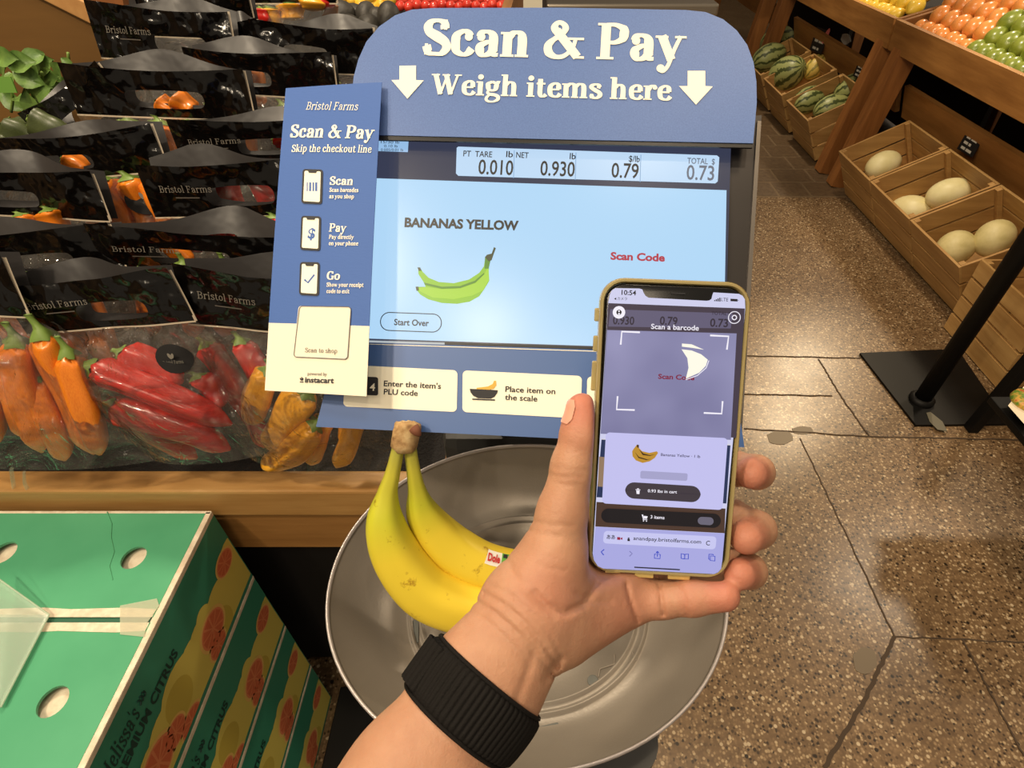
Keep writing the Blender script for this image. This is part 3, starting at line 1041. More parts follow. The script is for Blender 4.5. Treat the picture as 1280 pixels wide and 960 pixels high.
# lit screen
E1 = emit('phone_lilac', (176, 176, 226))
E_dkp = emit('phone_dark', (40, 34, 40))
zp = lambda x, y: (720 + x * .23963, 330 + y * .23963)
zr = lambda x, y: (720 + x * .26052, 530 + y * .26052)
scr = flat('screen', PP, [PP.poly([zp(168, 200), zp(176, 160), zp(186, 138), zp(205, 126), zp(330, 128), zp(346, 133), zp(352, 150), zp(362, 166), zp(378, 176), zp(680, 192), zp(694, 190), zp(706, 182), zp(711, 160), zp(716, 148), zp(850, 156), zp(868, 166), zp(880, 184), zp(882, 230),
      zr(700, 650), zr(694, 690), zr(680, 708), zr(660, 716), zr(130, 690), zr(104, 678), zr(86, 650), zr(80, 620)])], 0.0003, emit('phone_status', (206, 206, 236)), ph)
o1 = 0.0005
# live viewfinder picture
M_vf = emit('viewfinder_violet', (132, 130, 168))
ge = M_vf.ramp(M_vf.noise(18, 2), [(0.25, (112, 110, 150)), (0.75, (154, 152, 190))])
M_vf.link(ge, M_vf.b.inputs['Emission Color'])


def show(name, polys, mat, off):
    return flat(name, PP, [PP.poly(p) for p in polys], off, mat, scr)


E_vd = emit('viewfinder_dark', (66, 56, 70))
show('viewfinder', [[zp(168, 204), zp(879, 232), zp(834, 905), zp(128, 880)]], E_vd, o1)
show('viewfinder', [[zp(162, 344), zp(836, 362), zp(806, 916), zp(128, 884)]], M_vf, o1 + .0001)
show('viewfinder', [[zp(178, 236), zp(815, 258), zp(805, 336), zp(168, 326)]], emit('viewfinder_bar', (96, 90, 116)), o1 + .0001)
show('viewfinder_lower', [[zr(122, 72), zr(740, 98), zr(720, 380), zr(98, 350)]], emit('viewfinder_blue', (34, 48, 84)), o1)
show('viewfinder_lower', [[zr(110, 155), zr(140, 158), zr(130, 300), zr(104, 298)]], emit('viewfinder_tan', (146, 120, 96)), o1 + .0001)
show('viewfinder_lower', [[zr(98, 372), zr(716, 404), zr(711, 522), zr(92, 490)]], emit('viewfinder_brown', (74, 52, 42)), o1 + .0001)
for pe in ([zr(122, 69), zr(145, 70), zr(145, 74), zr(122, 73)], [zr(722, 95), zr(742, 96), zr(742, 101), zr(722, 100)]):
    show('viewfinder_edge', [pe], emit('viewfinder_white', (214, 210, 216)), o1 + .0003)


def ptext(s, a, b, cap, mat, bold=.012, off=.0009, name='screen_text', font=sans):
    letter(name, font(s, bold) if font is sans else font(s), PP, a, b, cap, off, mat, scr)


E_w = emit('phone_white', (244, 240, 250))
T_dk = Mat('phone_text_dark', (20, 20, 34), .4)
T_md = emit('phone_text_grey', (50, 42, 56))
ptext('10:54', zp(237, 160), zp(313, 163), 6.2, T_dk, .02)
ptext('カメラ', zp(216, 187), zp(266, 189), 3.4, T_dk, .0)
show('back_mark', [[zp(198, 181), zp(209, 175), zp(209, 188)]], T_dk, .0009)
ptext('LTE', zp(757, 193), zp(793, 195), 4.4, T_dk, .004)
show('signal_bars', [[zp(718 + 9 * k, 194 + k * .6), zp(724 + 9 * k, 194 + k * .6), zp(724 + 9 * k, 188 - 4 * k), zp(718 + 9 * k, 188 - 4 * k)] for k in range(4)], T_dk, .0009)
show('battery_icon', [[zp(803, 181), zp(840, 183), zp(840, 196), zp(803, 194)], [zp(842, 187), zp(845, 187), zp(845, 192), zp(842, 192)]], T_dk, .0009)
show('speaker_slot', [[zp(495, 148), zp(568, 151), zp(568, 159), zp(495, 156)]], Mat('slot_grey', (38, 38, 42), .4), .0006)
ptext('0.930', zp(192, 313), zp(303, 317), 10.5, T_md, .022, .0008)
ptext('0.79', zp(436, 315), zp(528, 319), 10.5, T_md, .022, .0008)
ptext('0.73', zp(698, 326), zp(792, 329), 10.5, T_md, .022, .0008)
ptext('TOTAL $', zp(706, 264), zp(806, 268), 4.6, T_md, .01, .0008)
ptext('Scan a barcode', zp(391, 338), zp(640, 347), 6.6, E_w, .014, .0011)


def disc(cx, cy, r, n=28):
    A, B = PP.ab(cx, cy), PP.ab(cx + r, cy)
    rr = np.linalg.norm(B - A)
    return [(A[0] + rr * math.cos(2 * math.pi * k / n), A[1] + rr * math.sin(2 * math.pi * k / n)) for k in range(n)]


flat('account_icon', PP, [disc(*zp(223, 252), 7.8)], .001, E_w, scr)
flat('account_icon', PP, [disc(*zp(223, 252), 3.3)], .0012, T_dk, scr)
flat('account_icon', PP, [disc(*zp(223, 246), 1.1), disc(*zp(223, 260), 1.2)], .0014, E_w, scr)
flat('help_icon', PP, stroke2(disc(*zp(823, 279), 7.4), .0004, True), .001, E_w, scr)
flat('help_icon', PP, stroke2(disc(*zp(823, 279), 2.7), .0005, True), .001, E_w, scr)
fw_ = .0009
for pts in ([zp(232, 420), zp(238, 352), zp(332, 356)], [zp(697, 372), zp(793, 377), zp(784, 446)], [zp(216, 688), zp(211, 757), zp(305, 760)], [zp(664, 775), zp(757, 779), zp(762, 714)]):
    flat('scan_frame', PP, stroke2(PP.poly(pts), fw_), .001, E_w, scr)
show('loading_mark', [[zp(548, 444), zp(600, 450), zp(650, 470), zp(684, 498), zp(674, 530), zp(640, 565), zp(570, 597), zp(584, 540), zp(578, 490)], [zp(550, 414), zp(600, 418), zp(664, 446), zp(600, 436), zp(550, 430)]], emit('loading_cream', (255, 250, 232)), .0013)
flat('loading_mark', PP, stroke2(PP.poly([zp(690, 502), zp(676, 540), zp(630, 580), zp(570, 602)]), .0004), .0013, E_w, scr)
ptext('Scan Code', zp(428, 598), zp(617, 606), 6.2, emit('phone_red', (126, 30, 60)), .03, .0011)
# product sheet
def prr(tl, tr, br, bl, rad):
    c = [PP.ab(*p) for p in (bl, br, tr, tl)]
    w = np.linalg.norm(c[1] - c[0]); h = np.linalg.norm(c[3] - c[0])
    return [tuple((1 - a / w) * (1 - b / h) * c[0] + a / w * (1 - b / h) * c[1] + a / w * b / h * c[2] + (1 - a / w) * b / h * c[3]) for a, b in rrect(w, h, rad, 6, w / 2, h / 2)]


flat('product_sheet', PP, [prr(zr(143, 38), zr(726, 66), zr(700, 410), zr(124, 378), .0022)], .0009, emit('phone_sheet', (194, 192, 238)), scr)
flat('quantity_pill', PP, [prr(zr(236, 274), zr(597, 296), zr(594, 374), zr(233, 352), .0049)], .0012, emit('phone_pill', (62, 54, 62)), scr)
flat('grey_pill', PP, [prr(zr(308, 221), zr(534, 234), zr(531, 270), zr(306, 258), .001)], .0012, emit('phone_greypill', (164, 162, 202)), scr)
flat('cart_bar', PP, [prr(zr(122, 400), zr(694, 428), zr(690, 496), zr(118, 468), .0040)], .0012, emit('phone_bar', (22, 18, 24)), scr)
flat('cart_pill', PP, [prr(zr(582, 440), zr(658, 444), zr(656, 482), zr(580, 477), .0022)], .0014, emit('phone_barpill', (104, 100, 116)), scr)
flat('browser_bar', PP, [PP.poly([zr(92, 490), zr(711, 522), zr(700, 650), zr(694, 690), zr(680, 708), zr(660, 716), zr(130, 690), zr(104, 678), zr(86, 650), zr(80, 620)])], .0009, emit('phone_browser', (168, 168, 224)), scr)
flat('address_field', PP, [prr(zr(134, 508), zr(672, 536), zr(666, 598), zr(128, 568), .002)], .0012, emit('phone_field', (198, 198, 240)), scr)
ptext('0.93 lbs in cart', zr(344, 327), zr(484, 333), 3.8, E_w, .014, .0015)
ptext('3 items', zr(357, 453), zr(424, 457), 4.2, E_w, .014, .0015)
ptext('Bananas Yellow · 1 lb', zr(407, 153), zr(596, 163), 3.6, emit('phone_name', (70, 66, 92)), .012, .0012)
ptext('anandpay.bristolfarms.com', zr(275, 556), zr(600, 574), 4.8, T_dk, .008, .0015)
ptext('ああ', zr(147, 550), zr(187, 552), 4.6, T_dk, .012, .0015)
show('trash_icon', [[zr(287, 314), zr(304, 315), zr(302, 332), zr(289, 331)], [zr(284, 309), zr(307, 310), zr(307, 313), zr(284, 312)], [zr(291, 305), zr(300, 305), zr(300, 309), zr(291, 309)]], E_w, .0015)
show('cart_icon', [[zr(322, 436), zr(342, 438), zr(338, 450), zr(324, 449)], [zr(313, 430), zr(320, 430), zr(324, 452), zr(320, 452)], [zr(318, 452), zr(340, 453), zr(340, 456), zr(318, 455)]], E_w, .0015)
flat('cart_icon', PP, [disc(*zr(322, 460), .8, 12), disc(*zr(336, 461), .8, 12)], .0015, E_w, scr)
show('lock_icon', [[zr(245, 546), zr(257, 547), zr(257, 557), zr(245, 556)], [zr(247, 540), zr(255, 540), zr(255, 546), zr(247, 546)]], T_dk, .0015)
show('camera_icon', [[zr(196, 537), zr(211, 538), zr(211, 551), zr(196, 550)], [zr(213, 542), zr(221, 538), zr(221, 551), zr(213, 547)]], emit('phone_rec', (150, 30, 60)), .0015)
B_bl = emit('phone_blue', (50, 70, 190))
flat('reload_icon', PP, stroke2([p for p in disc(*zr(632, 566), 2.6, 16)][2:15], .0004), .0015, T_dk, scr)
flat('back_icon', PP, stroke2(PP.poly([zr(134, 597), zr(120, 609), zr(132, 624)]), .0006), .0013, B_bl, scr)
flat('forward_icon', PP, stroke2(PP.poly([zr(255, 605), zr(268, 617), zr(255, 630)]), .0006), .0013, emit('phone_grey_blue', (130, 130, 186)), scr)
flat('share_icon', PP, stroke2(PP.poly([zr(383, 619), zr(375, 619), zr(374, 639), zr(401, 641), zr(402, 621), zr(394, 620)]), .0005) + stroke2(PP.poly([zr(388, 632), zr(389, 607)]), .0005) + stroke2(PP.poly([zr(382, 613), zr(389, 606), zr(396, 614)]), .0005), .0013, B_bl, scr)
flat('book_icon', PP, stroke2(PP.poly([zr(519, 642), zr(502, 640), zr(502, 617), zr(519, 621), zr(537, 619), zr(536, 643), zr(519, 642), zr(519, 621)]), .0005), .0013, B_bl, scr)
flat('tabs_icon', PP, stroke2(PP.poly([zr(642, 628), zr(664, 630), zr(663, 652), zr(641, 650)]), .0005, True) + stroke2(PP.poly([zr(638, 645), zr(634, 643), zr(635, 620), zr(655, 621), zr(656, 626)]), .0005), .0013, B_bl, scr)
flat('home_bar', PP, stroke2(PP.poly([zr(278, 682), zr(496, 694)]), .0007), .0013, T_dk, scr)
BN = [[(268, 128), (274, 118), (290, 98), (298, 98), (300, 112), (316, 128), (350, 136), (386, 128), (392, 136), (376, 160), (352, 176), (318, 184), (286, 172), (270, 152)]]
show('banana_picture', [[zr(*p) for p in BN[0]]], emit('picture_yellow', (188, 140, 46)), .0012)
show('banana_picture', [[zr(290, 96), zr(300, 97), zr(300, 112), zr(290, 108)], [zr(300, 118), zr(322, 138), zr(352, 146), zr(380, 142), zr(352, 150), zr(318, 146)], [zr(280, 130), zr(300, 154), zr(340, 166), zr(360, 164), (zr(336, 170)), zr(298, 160)]], emit('picture_brown', (70, 46, 20)), .0014)

# ================================================================ hand and forearm holding the phone
def seg_d(P, a, b, ra, rb):
    ab = b - a
    L2 = ab @ ab
    t = np.clip(((P - a) @ ab) / L2, 0, 1)
    return np.linalg.norm(P - a - t[:, None] * ab, axis=1) - (ra + (rb - ra) * t)


def smin(a, b, k):
    h = np.clip(0.5 + 0.5 * (b - a) / k, 0, 1)
    return b + (a - b) * h - k * h * (1 - h)


def J(x, y, d):
    return atd(x, y, d)


def ell_seg(P, a, b, wa, wb, flat_axis, ratio):
    """capsule with an elliptical section: squeezed by ratio along flat_axis"""
    n = N(flat_axis)
    Q = P + np.outer((P - a) @ n, n) * (1 / ratio - 1)
    # keep a as pivot: project b into the same squeezed space
    b2 = b + n * ((b - a) @ n) * (1 / ratio - 1)
    return seg_d(Q, a, b2, wa, wb) * ratio ** 0.5


VIEW = -FW                      # towards the camera
PN = PP.n                       # towards the viewer off the phone glass
ARM0, ARM1, ARM2, ARM3 = J(660, 776, .297), J(598, 864, .284), J(518, 978, .268), J(185, 1450, .238)
PRIMS = []
# thumb: ball of thumb, proximal, distal
TH = [J(656, 756, .299), J(690, 694, .301), J(704, 640, .302), J(717, 582, .3015), J(727, 540, .301), J(727.5, 511, .3005)]
THR = [.0190, .0155, .0132, .0112, .0104, .0082]
# fingers as chains from knuckle to tip (behind the phone, coming back round its right edge)
FI = [[J(800, 600, .352), J(915, 585, .352), J(946, 590, .338), J(939, 592, .322)],
      [J(830, 650, .352), J(915, 648, .352), J(946, 662, .338), J(932.5, 671.5, .319)],
      [J(840, 705, .350), J(905, 706, .348), J(936, 714, .334), J(925, 717.5, .318)],
      [J(786, 752, .3255), J(828, 750, .3225), J(866, 747.5, .3175), J(906, 745.5, .3120)]]
FIR = [[.0115, .0105, .0095, .0086], [.012, .011, .0105, .0094], [.0115, .0105, .0095, .0086], [.0122, .0096, .0093, .0080]]


def hand_sdf(P):
    # forearm and wrist, broad side to the viewer
    d = ell_seg(P, ARM3, ARM2, .047, .0300, PN * .3 + VIEW * .7, .80)
    d = smin(d, ell_seg(P, ARM2, ARM1, .0300, .0275, PN * .3 + VIEW * .7, .76), .012)
    d = smin(d, ell_seg(P, ARM1, ARM0, .0275, .0272, PN * .3 + VIEW * .7, .76), .012)
    # palm: wrist to the four knuckles
    for q, r0, r1 in ((J(790, 610, .349), .018, .013), (J(815, 655, .349), .018, .0135), (J(810, 705, .345), .018, .0135), (J(780, 748, .332), .019, .0138)):
        d = smin(d, seg_d(P, ARM0 - VIEW * .000, q, r0, r1), .010)
    # heel of the hand on the little finger side
    d = smin(d, seg_d(P, J(706, 792, .304), J(776, 752, .326), .0158, .0140), .010)
    # ball of the thumb
    d = smin(d, seg_d(P, J(662, 748, .300), J(700, 694, .306), .0205, .0165), .010)
    # thumb
    t = None
    for i in range(len(TH) - 1):
        s = seg_d(P, TH[i], TH[i + 1], THR[i], THR[i + 1])
        t = s if t is None else smin(t, s, .005)
    # fleshy pad of the thumb tip
    t = smin(t, seg_d(P, J(733, 548, .300), J(734, 524, .300), .0086, .0076), .005)
    d = smin(d, t, .009)
    # web between thumb and palm
    d = smin(d, seg_d(P, J(705, 690, .325), J(770, 640, .349), .011, .011), .012)
    # fingers
    for ch, rr in zip(FI, FIR):
        f = None
        for i in range(3):
            s = seg_d(P, ch[i], ch[i + 1], rr[i], rr[i + 1])
            f = s if f is None else smin(f, s, .004)
        d = smin(d, f, .0022 if ch is not FI[3] else .004)
    # the flesh gives way to the phone
    q = P - PP.o
    a, b, c = q @ PP.u, q @ PP.v, q @ PP.n
    ca, cb = (co[0] + co[1] + co[2] + co[3]) / 4
    qa, qb = np.abs(a - ca) - pw / 2 + .011, np.abs(b - cb) - phh / 2 + .011
    box = np.hypot(np.maximum(qa, 0), np.maximum(qb, 0)) + np.minimum(np.maximum(qa, qb), 0) - .0115
    box = np.maximum(box, -.0122 - c)
    return -smin(-d, box, .0035)


def px_of(P):
    q = P - CAM
    dd = q @ FW
    return PX + F * (q @ RT) / dd, PY - F * (q @ UP) / dd, dd


def poly_dist(x, y, pts):
    best = np.full(len(x), 1e9)
    for (x0, y0), (x1, y1) in zip(pts[:-1], pts[1:]):
        dx, dy = x1 - x0, y1 - y0
        t = np.clip(((x - x0) * dx + (y - y0) * dy) / (dx * dx + dy * dy), 0, 1)
        best = np.minimum(best, np.hypot(x - x0 - t * dx, y - y0 - t * dy))
    return best


# creases of the wrist, palm and joints: (path, depth in m, half width in ruler units)
CR = [([(606, 742), (632, 757), (660, 782), (684, 812), (698, 834)], .0011, 3.2), ([(596, 752), (622, 768), (650, 794), (676, 824), (692, 846)], .0008, 3.0),
      ([(612, 731), (640, 745), (668, 770), (690, 797), (702, 822)], .0006, 3.0), ([(588, 764), (612, 780), (640, 806), (664, 836)], .0005, 3.0),
      ([(668, 741), (684, 757), (706, 766), (730, 755), (746, 730)], .0014, 4.5), ([(634, 700), (648, 728), (668, 750), (694, 770)], .0006, 4),
      ([(655, 660), (676, 668), (700, 672)], .0004, 2.5), ([(668, 652), (690, 656), (716, 658)], .0004, 2.5), ([(690, 602), (704, 606), (722, 606)], .0003, 2.5), ([(688, 594), (706, 597), (728, 596)], .0004, 2.5), ([(694, 585), (712, 588), (736, 588)], .0003, 2.2),
      ([(783, 730), (788, 750), (797, 776)], .0014, 2.6), ([(824, 730), (827, 750), (829, 768)], .0014, 2.4), ([(850, 730), (856, 748), (858, 768)], .0007, 2.2),
      ([(700, 826), (690, 836), (682, 850)], .001, 5), ([(668, 812), (656, 850), (640, 890)], .0006, 5), ([(632, 716), (648, 722), (664, 734)], .0004, 2.5), ([(672, 706), (690, 712), (708, 712)], .0003, 3), ([(720, 742), (742, 752), (764, 752)], .0005, 3)]


def full_sdf(P):
    d = hand_sdf(P)
    x, y, dd = px_of(P)
    near = d < .006
    if near.any():
        xs, ys = x[near], y[near]
        a = np.zeros(near.sum())
        for pts, dep, w in CR:
            q = poly_dist(xs, ys, pts)
            a += 1.35 * dep * np.exp(-(q / w) ** 2)
        front = dd[near] < .345
        d[near] += a * front
    return d


def surface_nets(lo, hi, h, fn):
    n = np.ceil((hi - lo) / h).astype(int) + 1
    n = ((n + 7) // 8) * 8
    D = np.full(n, 1.0, np.float32)
    B = n // 8
    bi = np.stack(np.meshgrid(*[np.arange(b) for b in B], indexing='ij'), -1).reshape(-1, 3)
    cen = lo + (bi * 8 + 3.5) * h
    cs = fn(cen)
    off = np.stack(np.meshgrid(*[np.arange(8)] * 3, indexing='ij'), -1).reshape(-1, 3)
    sgn = np.sign(cs)
    Dv = D.reshape(B[0], 8, B[1], 8, B[2], 8)
    for k, (i, j, l) in enumerate(bi):
        Dv[i, :, j, :, l, :] = sgn[k]
    near = np.where(np.abs(cs) < 8 * h * 1.25)[0]
    for c0 in range(0, len(near), 400):
        ids = near[c0:c0 + 400]
        idx = (bi[ids][:, None, :] * 8 + off[None]).reshape(-1, 3)
        val = fn(lo + idx * h)
        D[idx[:, 0], idx[:, 1], idx[:, 2]] = val
    ins = D < 0
    cells = np.zeros(np.array(n) - 1, bool)
    cnt = np.zeros(cells.shape, np.int8)
    for dx in (0, 1):
        for dy in (0, 1):
            for dz in (0, 1):
                cnt += ins[dx:n[0] - 1 + dx, dy:n[1] - 1 + dy, dz:n[2] - 1 + dz]
    act = (cnt > 0) & (cnt < 8)
    ci = np.argwhere(act)
    vid = np.full(cells.shape, -1, np.int64)
    vid[act] = np.arange(len(ci))
    acc = np.zeros((len(ci), 3)); num = np.zeros(len(ci))
    cor = [(a, b, c) for a in (0, 1) for b in (0, 1) for c in (0, 1)]
    for p in cor:
        for ax in range(3):
            if p[ax] == 1: continue
            q = list(p); q[ax] = 1
            d0 = D[ci[:, 0] + p[0], ci[:, 1] + p[1], ci[:, 2] + p[2]]
            d1 = D[ci[:, 0] + q[0], ci[:, 1] + q[1], ci[:, 2] + q[2]]
            x = (d0 < 0) != (d1 < 0)
            t = np.where(x, d0 / np.where(x, d0 - d1, 1), 0)
            pos = np.tile(np.array(p, float), (len(ci), 1)); pos[:, ax] += t
            acc += pos * x[:, None]; num += x
    V = lo + (ci + acc / num[:, None]) * h
    Fc = []
    for ax in range(3):
        o1, o2 = [(1, 2), (2, 0), (0, 1)][ax]
        sl0 = [slice(None)] * 3; sl1 = [slice(None)] * 3
        sl0[ax] = slice(0, n[ax] - 1); sl1[ax] = slice(1, n[ax])
        ed = np.argwhere(ins[tuple(sl0)] != ins[tuple(sl1)])
        ok = (ed[:, o1] > 0) & (ed[:, o2] > 0) & (ed[:, o1] < n[o1] - 1) & (ed[:, o2] < n[o2] - 1)
        ed = ed[ok]
        flip = ins[tuple(ed.T)]
        def at(s1, s2):
            e = ed.copy(); e[:, o1] -= s1; e[:, o2] -= s2
            return vid[tuple(e.T)]
        qd = np.stack([at(1, 1), at(0, 1), at(0, 0), at(1, 0)], 1)
        qd[~flip] = qd[~flip][:, ::-1]
        Fc.append(qd)
    return V, np.vstack(Fc)


allp = np.array([ARM0, ARM1, ARM2, ARM3] + TH + sum(FI, []))
HV, HF = surface_nets(allp.min(0) - .055, allp.max(0) + .035, .00135, full_sdf)
print('HAND', len(HV), len(HF))
M_skin = Mat('skin', (200, 150, 116), 0.5, spec=0.4, sss=0.12)
at_ = M_skin.node('ShaderNodeAttribute', attribute_name='flush')
sk = M_skin.ramp(M_skin.noise(55, 4), [(0.3, (174, 126, 98)), (0.7, (188, 142, 112))])
M_skin.color(M_skin.mix(at_.outputs['Fac'], sk, (186, 108, 88)))
M_skin.bump(M_skin.noise(300, 6, (1, 1, 1), .7), 0.55, 0.0009)
person = mesh_obj('person', HV, HF, M_skin, None, True, loc=tuple(ARM2))
tag(person, 'bare left forearm and hand wearing a black woven watch band, gripping the smartphone', 'person')
fl_ = np.zeros(len(HV))
for c, r in [(ch[3], .016) for ch in FI] + [(TH[5], .020), (TH[4], .014)] + [(FI[3][2], .012)]:
    fl_ = np.maximum(fl_, np.clip(1.15 - np.linalg.norm(HV - c, axis=1) / r, 0, 1))
for c, r in ((J(780, 770, .31), .03), (J(690, 740, .285), .02)):
    fl_ = np.maximum(fl_, .35 * np.clip(1.2 - np.linalg.norm(HV - c, axis=1) / r, 0, 1))
a_ = person.data.attributes.new('flush', 'FLOAT', 'POINT')
a_.data.foreach_set('value', (fl_ * 1.0).astype(np.float32))

# thumb nail, set on the far-left side of the thumb tip
M_nail = Mat('nail', (226, 160, 138), 0.28, coat=.3)
tx = N(TH[5] - TH[3])
nd = N(VIEW * .42 - RT * .95)
nd = N(nd - tx * (nd @ tx))
ns = np.cross(tx, nd)
nc = TH[5] - tx * .003
m = MB()
V_, F_ = [], []
uv = np.array([(i / 8 - .5, j / 8 - .5) for j in range(9) for i in range(9)])
ang = uv[:, 0] * 2 * (.5 - np.maximum(0, np.abs(uv[:, 1]) - .30) * .9) * 1.25
pos = nc + np.outer(uv[:, 1] * .0125 + .001, tx)
dirn = np.outer(np.cos(ang), nd) + np.outer(np.sin(ang), ns)
s = np.full(81, .004)
for _ in range(24):
    s += hand_sdf(pos + dirn * s[:, None]) * -.9
V_ = list(pos + dirn * (s + .0005)[:, None]) + list(pos + dirn * (s - .0005)[:, None])
for j in range(8):
    for i in range(8):
        q0 = j * 9 + i
        F_.append((q0, q0 + 1, q0 + 10, q0 + 9)); F_.append((81 + q0, 81 + q0 + 9, 81 + q0 + 10, 81 + q0 + 1))
m.add(V_, F_)
m.build('thumb_nail', M_nail, person, smooth=True)

# watch band: woven strap wrapped round the wrist
M_band = Mat('band_black_woven', (17, 14, 12), 0.8, spec=.2)
M_band.bump(M_band.noise(900, 2), .5, .0006)
bt = N(ARM1 - ARM0)
bc = (J(592, 876, .2835))
bn = N(VIEW - bt * (VIEW @ bt)); bs = np.cross(bt, bn)
V_, F_ = [], []
NT, NW = 360, 12
wd = .0262
th = 2 * math.pi * np.arange(NT) / NT
dirn = np.outer(np.cos(th), bn) + np.outer(np.sin(th), bs)
for j in range(NW + 1):
    f = j / NW - .5
    pos = bc + bt * f * wd
    lo_, hi_ = np.full(NT, .008), np.full(NT, .055)
    for _ in range(20):
        mid = (lo_ + hi_) / 2
        ins_ = hand_sdf(pos + dirn * mid[:, None]) < 0
        lo_ = np.where(ins_, mid, lo_); hi_ = np.where(ins_, hi_, mid)
    edge = 1 - abs(2 * f) ** 6
    rib = np.abs(np.sin(th * 30)) ** .7
    V_ += list(pos + dirn * (lo_ + .0006 + .0017 * edge ** .5 + .0009 * rib * (abs(f) < .44))[:, None])
for j in range(NW):
    for i in range(NT):
        i2 = (i + 1) % NT
        F_.append((j * NT + i, j * NT + i2, (j + 1) * NT + i2, (j + 1) * NT + i))
band = mesh_obj('watch_band', V_, F_, M_band, person, True)
# woven edge piping and the folded loop end
m = MB()
V_ = np.array(V_)
for j in (0, NW):
    ring = V_[j * NT:(j + 1) * NT]
    ctr = ring.mean(0)
    ring = ctr + (ring - ctr) * 1.012
    pth = np.vstack([ring[::3], ring[:1]])
    m.tube(pth, .0011, 6, caps=False)
m.build('band_edge', M_band, band, smooth=True)
ilp = int(NT * .265)
r_ = V_.reshape(NW + 1, NT, 3)
best = min(range(NT), key=lambda i: px_of(r_[NW // 2, i][None])[0][0])
m = MB()
for j0, j1 in ((1, NW - 1),):
    rows = []
    for di in range(-26, 10):
        i = (best + di) % NT
        out = N(r_[NW // 2, i] - bc)
        lift = .0032 * math.sin(math.pi * (di + 26) / 35) ** .5
        rows.append((r_[j0, i] + out * (lift), r_[j1, i] + out * (lift)))
    VV = [p for rw in rows for p in rw]
    VV += [p - N(p - bc) * .0012 for p in VV]
    k = len(rows) * 2
    FF = []
    for q in range(len(rows) - 1):
        FF.append((2 * q, 2 * q + 1, 2 * q + 3, 2 * q + 2)); FF.append((k + 2 * q, k + 2 * q + 2, k + 2 * q + 3, k + 2 * q + 1))
        FF.append((2 * q, 2 * q + 2, k + 2 * q + 2, k + 2 * q)); FF.append((2 * q + 1, k + 2 * q + 1, k + 2 * q + 3, 2 * q + 3))
    m.add(VV, FF)
m.build('band_loop_end', M_band, band)

# ================================================================ bananas on the pan
M_ban = Mat('banana_peel', rough=0.42, spec=0.4)
ba = M_ban.node('ShaderNodeAttribute', attribute_name='along')
bcol = M_ban.ramp(ba.outputs['Fac'], [(0.0, (150, 150, 70)), (0.10, (196, 190, 64)), (0.24, (196, 196, 50)), (0.38, (230, 206, 58)), (0.75, (238, 206, 60)), (1.0, (150, 130, 50))])
spots = M_ban.ramp(M_ban.noise(46, 5, (1, 1, 1), .7), [(0.62, (255, 255, 255)), (0.74, (160, 118, 70))])
M_ban.color(M_ban.mix(1.0, bcol, spots, 'MULTIPLY'))
M_ban.bump(M_ban.noise(120, 3), 0.12, 0.001)
bun = thing('banana_bunch', atd(560, 700, .56), 'two yellow bananas joined at the stem leaning out of the grey scale pan', 'bananas', )


def banana(name, pts, parent, ph_=0.0):
    """pts: (x, y, depth, half width) along the middle of the fruit"""
    c = np.array([np.append(atd(x, y, d), r / F * d) for x, y, d, r in pts])
    c = catmull(c, 8)
    path, rad = c[:, :3], c[:, 3]
    m = MB()
    n = 30
    m.tube(path, rad, n, ref=(0.3, -1, .2))
    V = np.array(m.v)
    for i in range(len(path)):
        for k in range(n):
            th = 2 * math.pi * k / n + ph_
            f = 1 + .035 * math.cos(5 * th)
            V[i * n + k] = path[i] + (V[i * n + k] - path[i]) * f
    m.v = list(V)
    o = m.build(name, M_ban, parent, smooth=True)
    L = np.concatenate([[0], np.cumsum(np.linalg.norm(np.diff(path, axis=0), axis=1))]); L /= L[-1]
    at = o.data.attributes.new('along', 'FLOAT', 'POINT')
    at.data.foreach_set('value', np.repeat(L, n).astype(np.float32))
    return o, path, rad, V.reshape(-1, n, 3)


b1 = banana('banana', [(499, 552, .506, 8), (496, 568, .507, 8), (490, 594, .512, 9.5), (484, 618, .517, 13), (481, 650, .524, 23), (489, 682, .532, 29), (508, 714, .540, 32), (535, 741, .547, 33), (574, 757, .553, 32.5), (612, 762, .558, 31), (650, 757, .562, 26), (680, 745, .565, 16), (694, 738, .566, 7)], bun)
b2 = banana('banana', [(512, 552, .510, 8), (514, 568, .513, 8), (518, 594, .522, 9), (522, 616, .531, 12), (528, 640, .542, 20), (543, 664, .553, 26), (567, 687, .562, 29), (602, 707, .568, 29), (640, 715, .572, 27), (676, 712, .575, 22), (700, 704, .577, 13), (712, 698, .578, 6)], bun, .5)
M_crown = Mat('crown', rough=0.75).mottled(90, [(0.28, (96, 62, 34)), (0.5, (176, 140, 92)), (0.75, (214, 188, 138))], 5, bump=.5, dist=.003)
m = MB()
cp = [(505, 564, .507, 12), (505, 557, .506, 16), (506, 549, .505, 16.5), (508, 540, .504, 16.5), (510, 533, .503, 16.5), (510.5, 529, .5025, 15), (510.5, 527, .5025, 9)]
c_ = np.array([np.append(atd(x, y, d), r / F * d) for x, y, d, r in cp])
m.tube(c_[:, :3], c_[:, 3], 22, ref=(0.3, -1, .2), squash=.8)
rs = np.random.RandomState(5)
m.v = [v + rs.uniform(-.0009, .0009, 3) for v in m.v]
m.build('crown', M_crown, bun, smooth=True)
m = MB()
c_ = np.array([np.append(atd(x, y, d), r / F * d) for x, y, d, r in [(517, 535, .4985, 7.5), (522, 541, .4975, 5.5), (525, 545, .497, 2)]])
m.tube(c_[:, :3], c_[:, 3], 12, ref=(0.3, -1, .2))
m.build('cut_stem_end', Mat('cut_brown', (112, 66, 44), .8), bun, smooth=True)
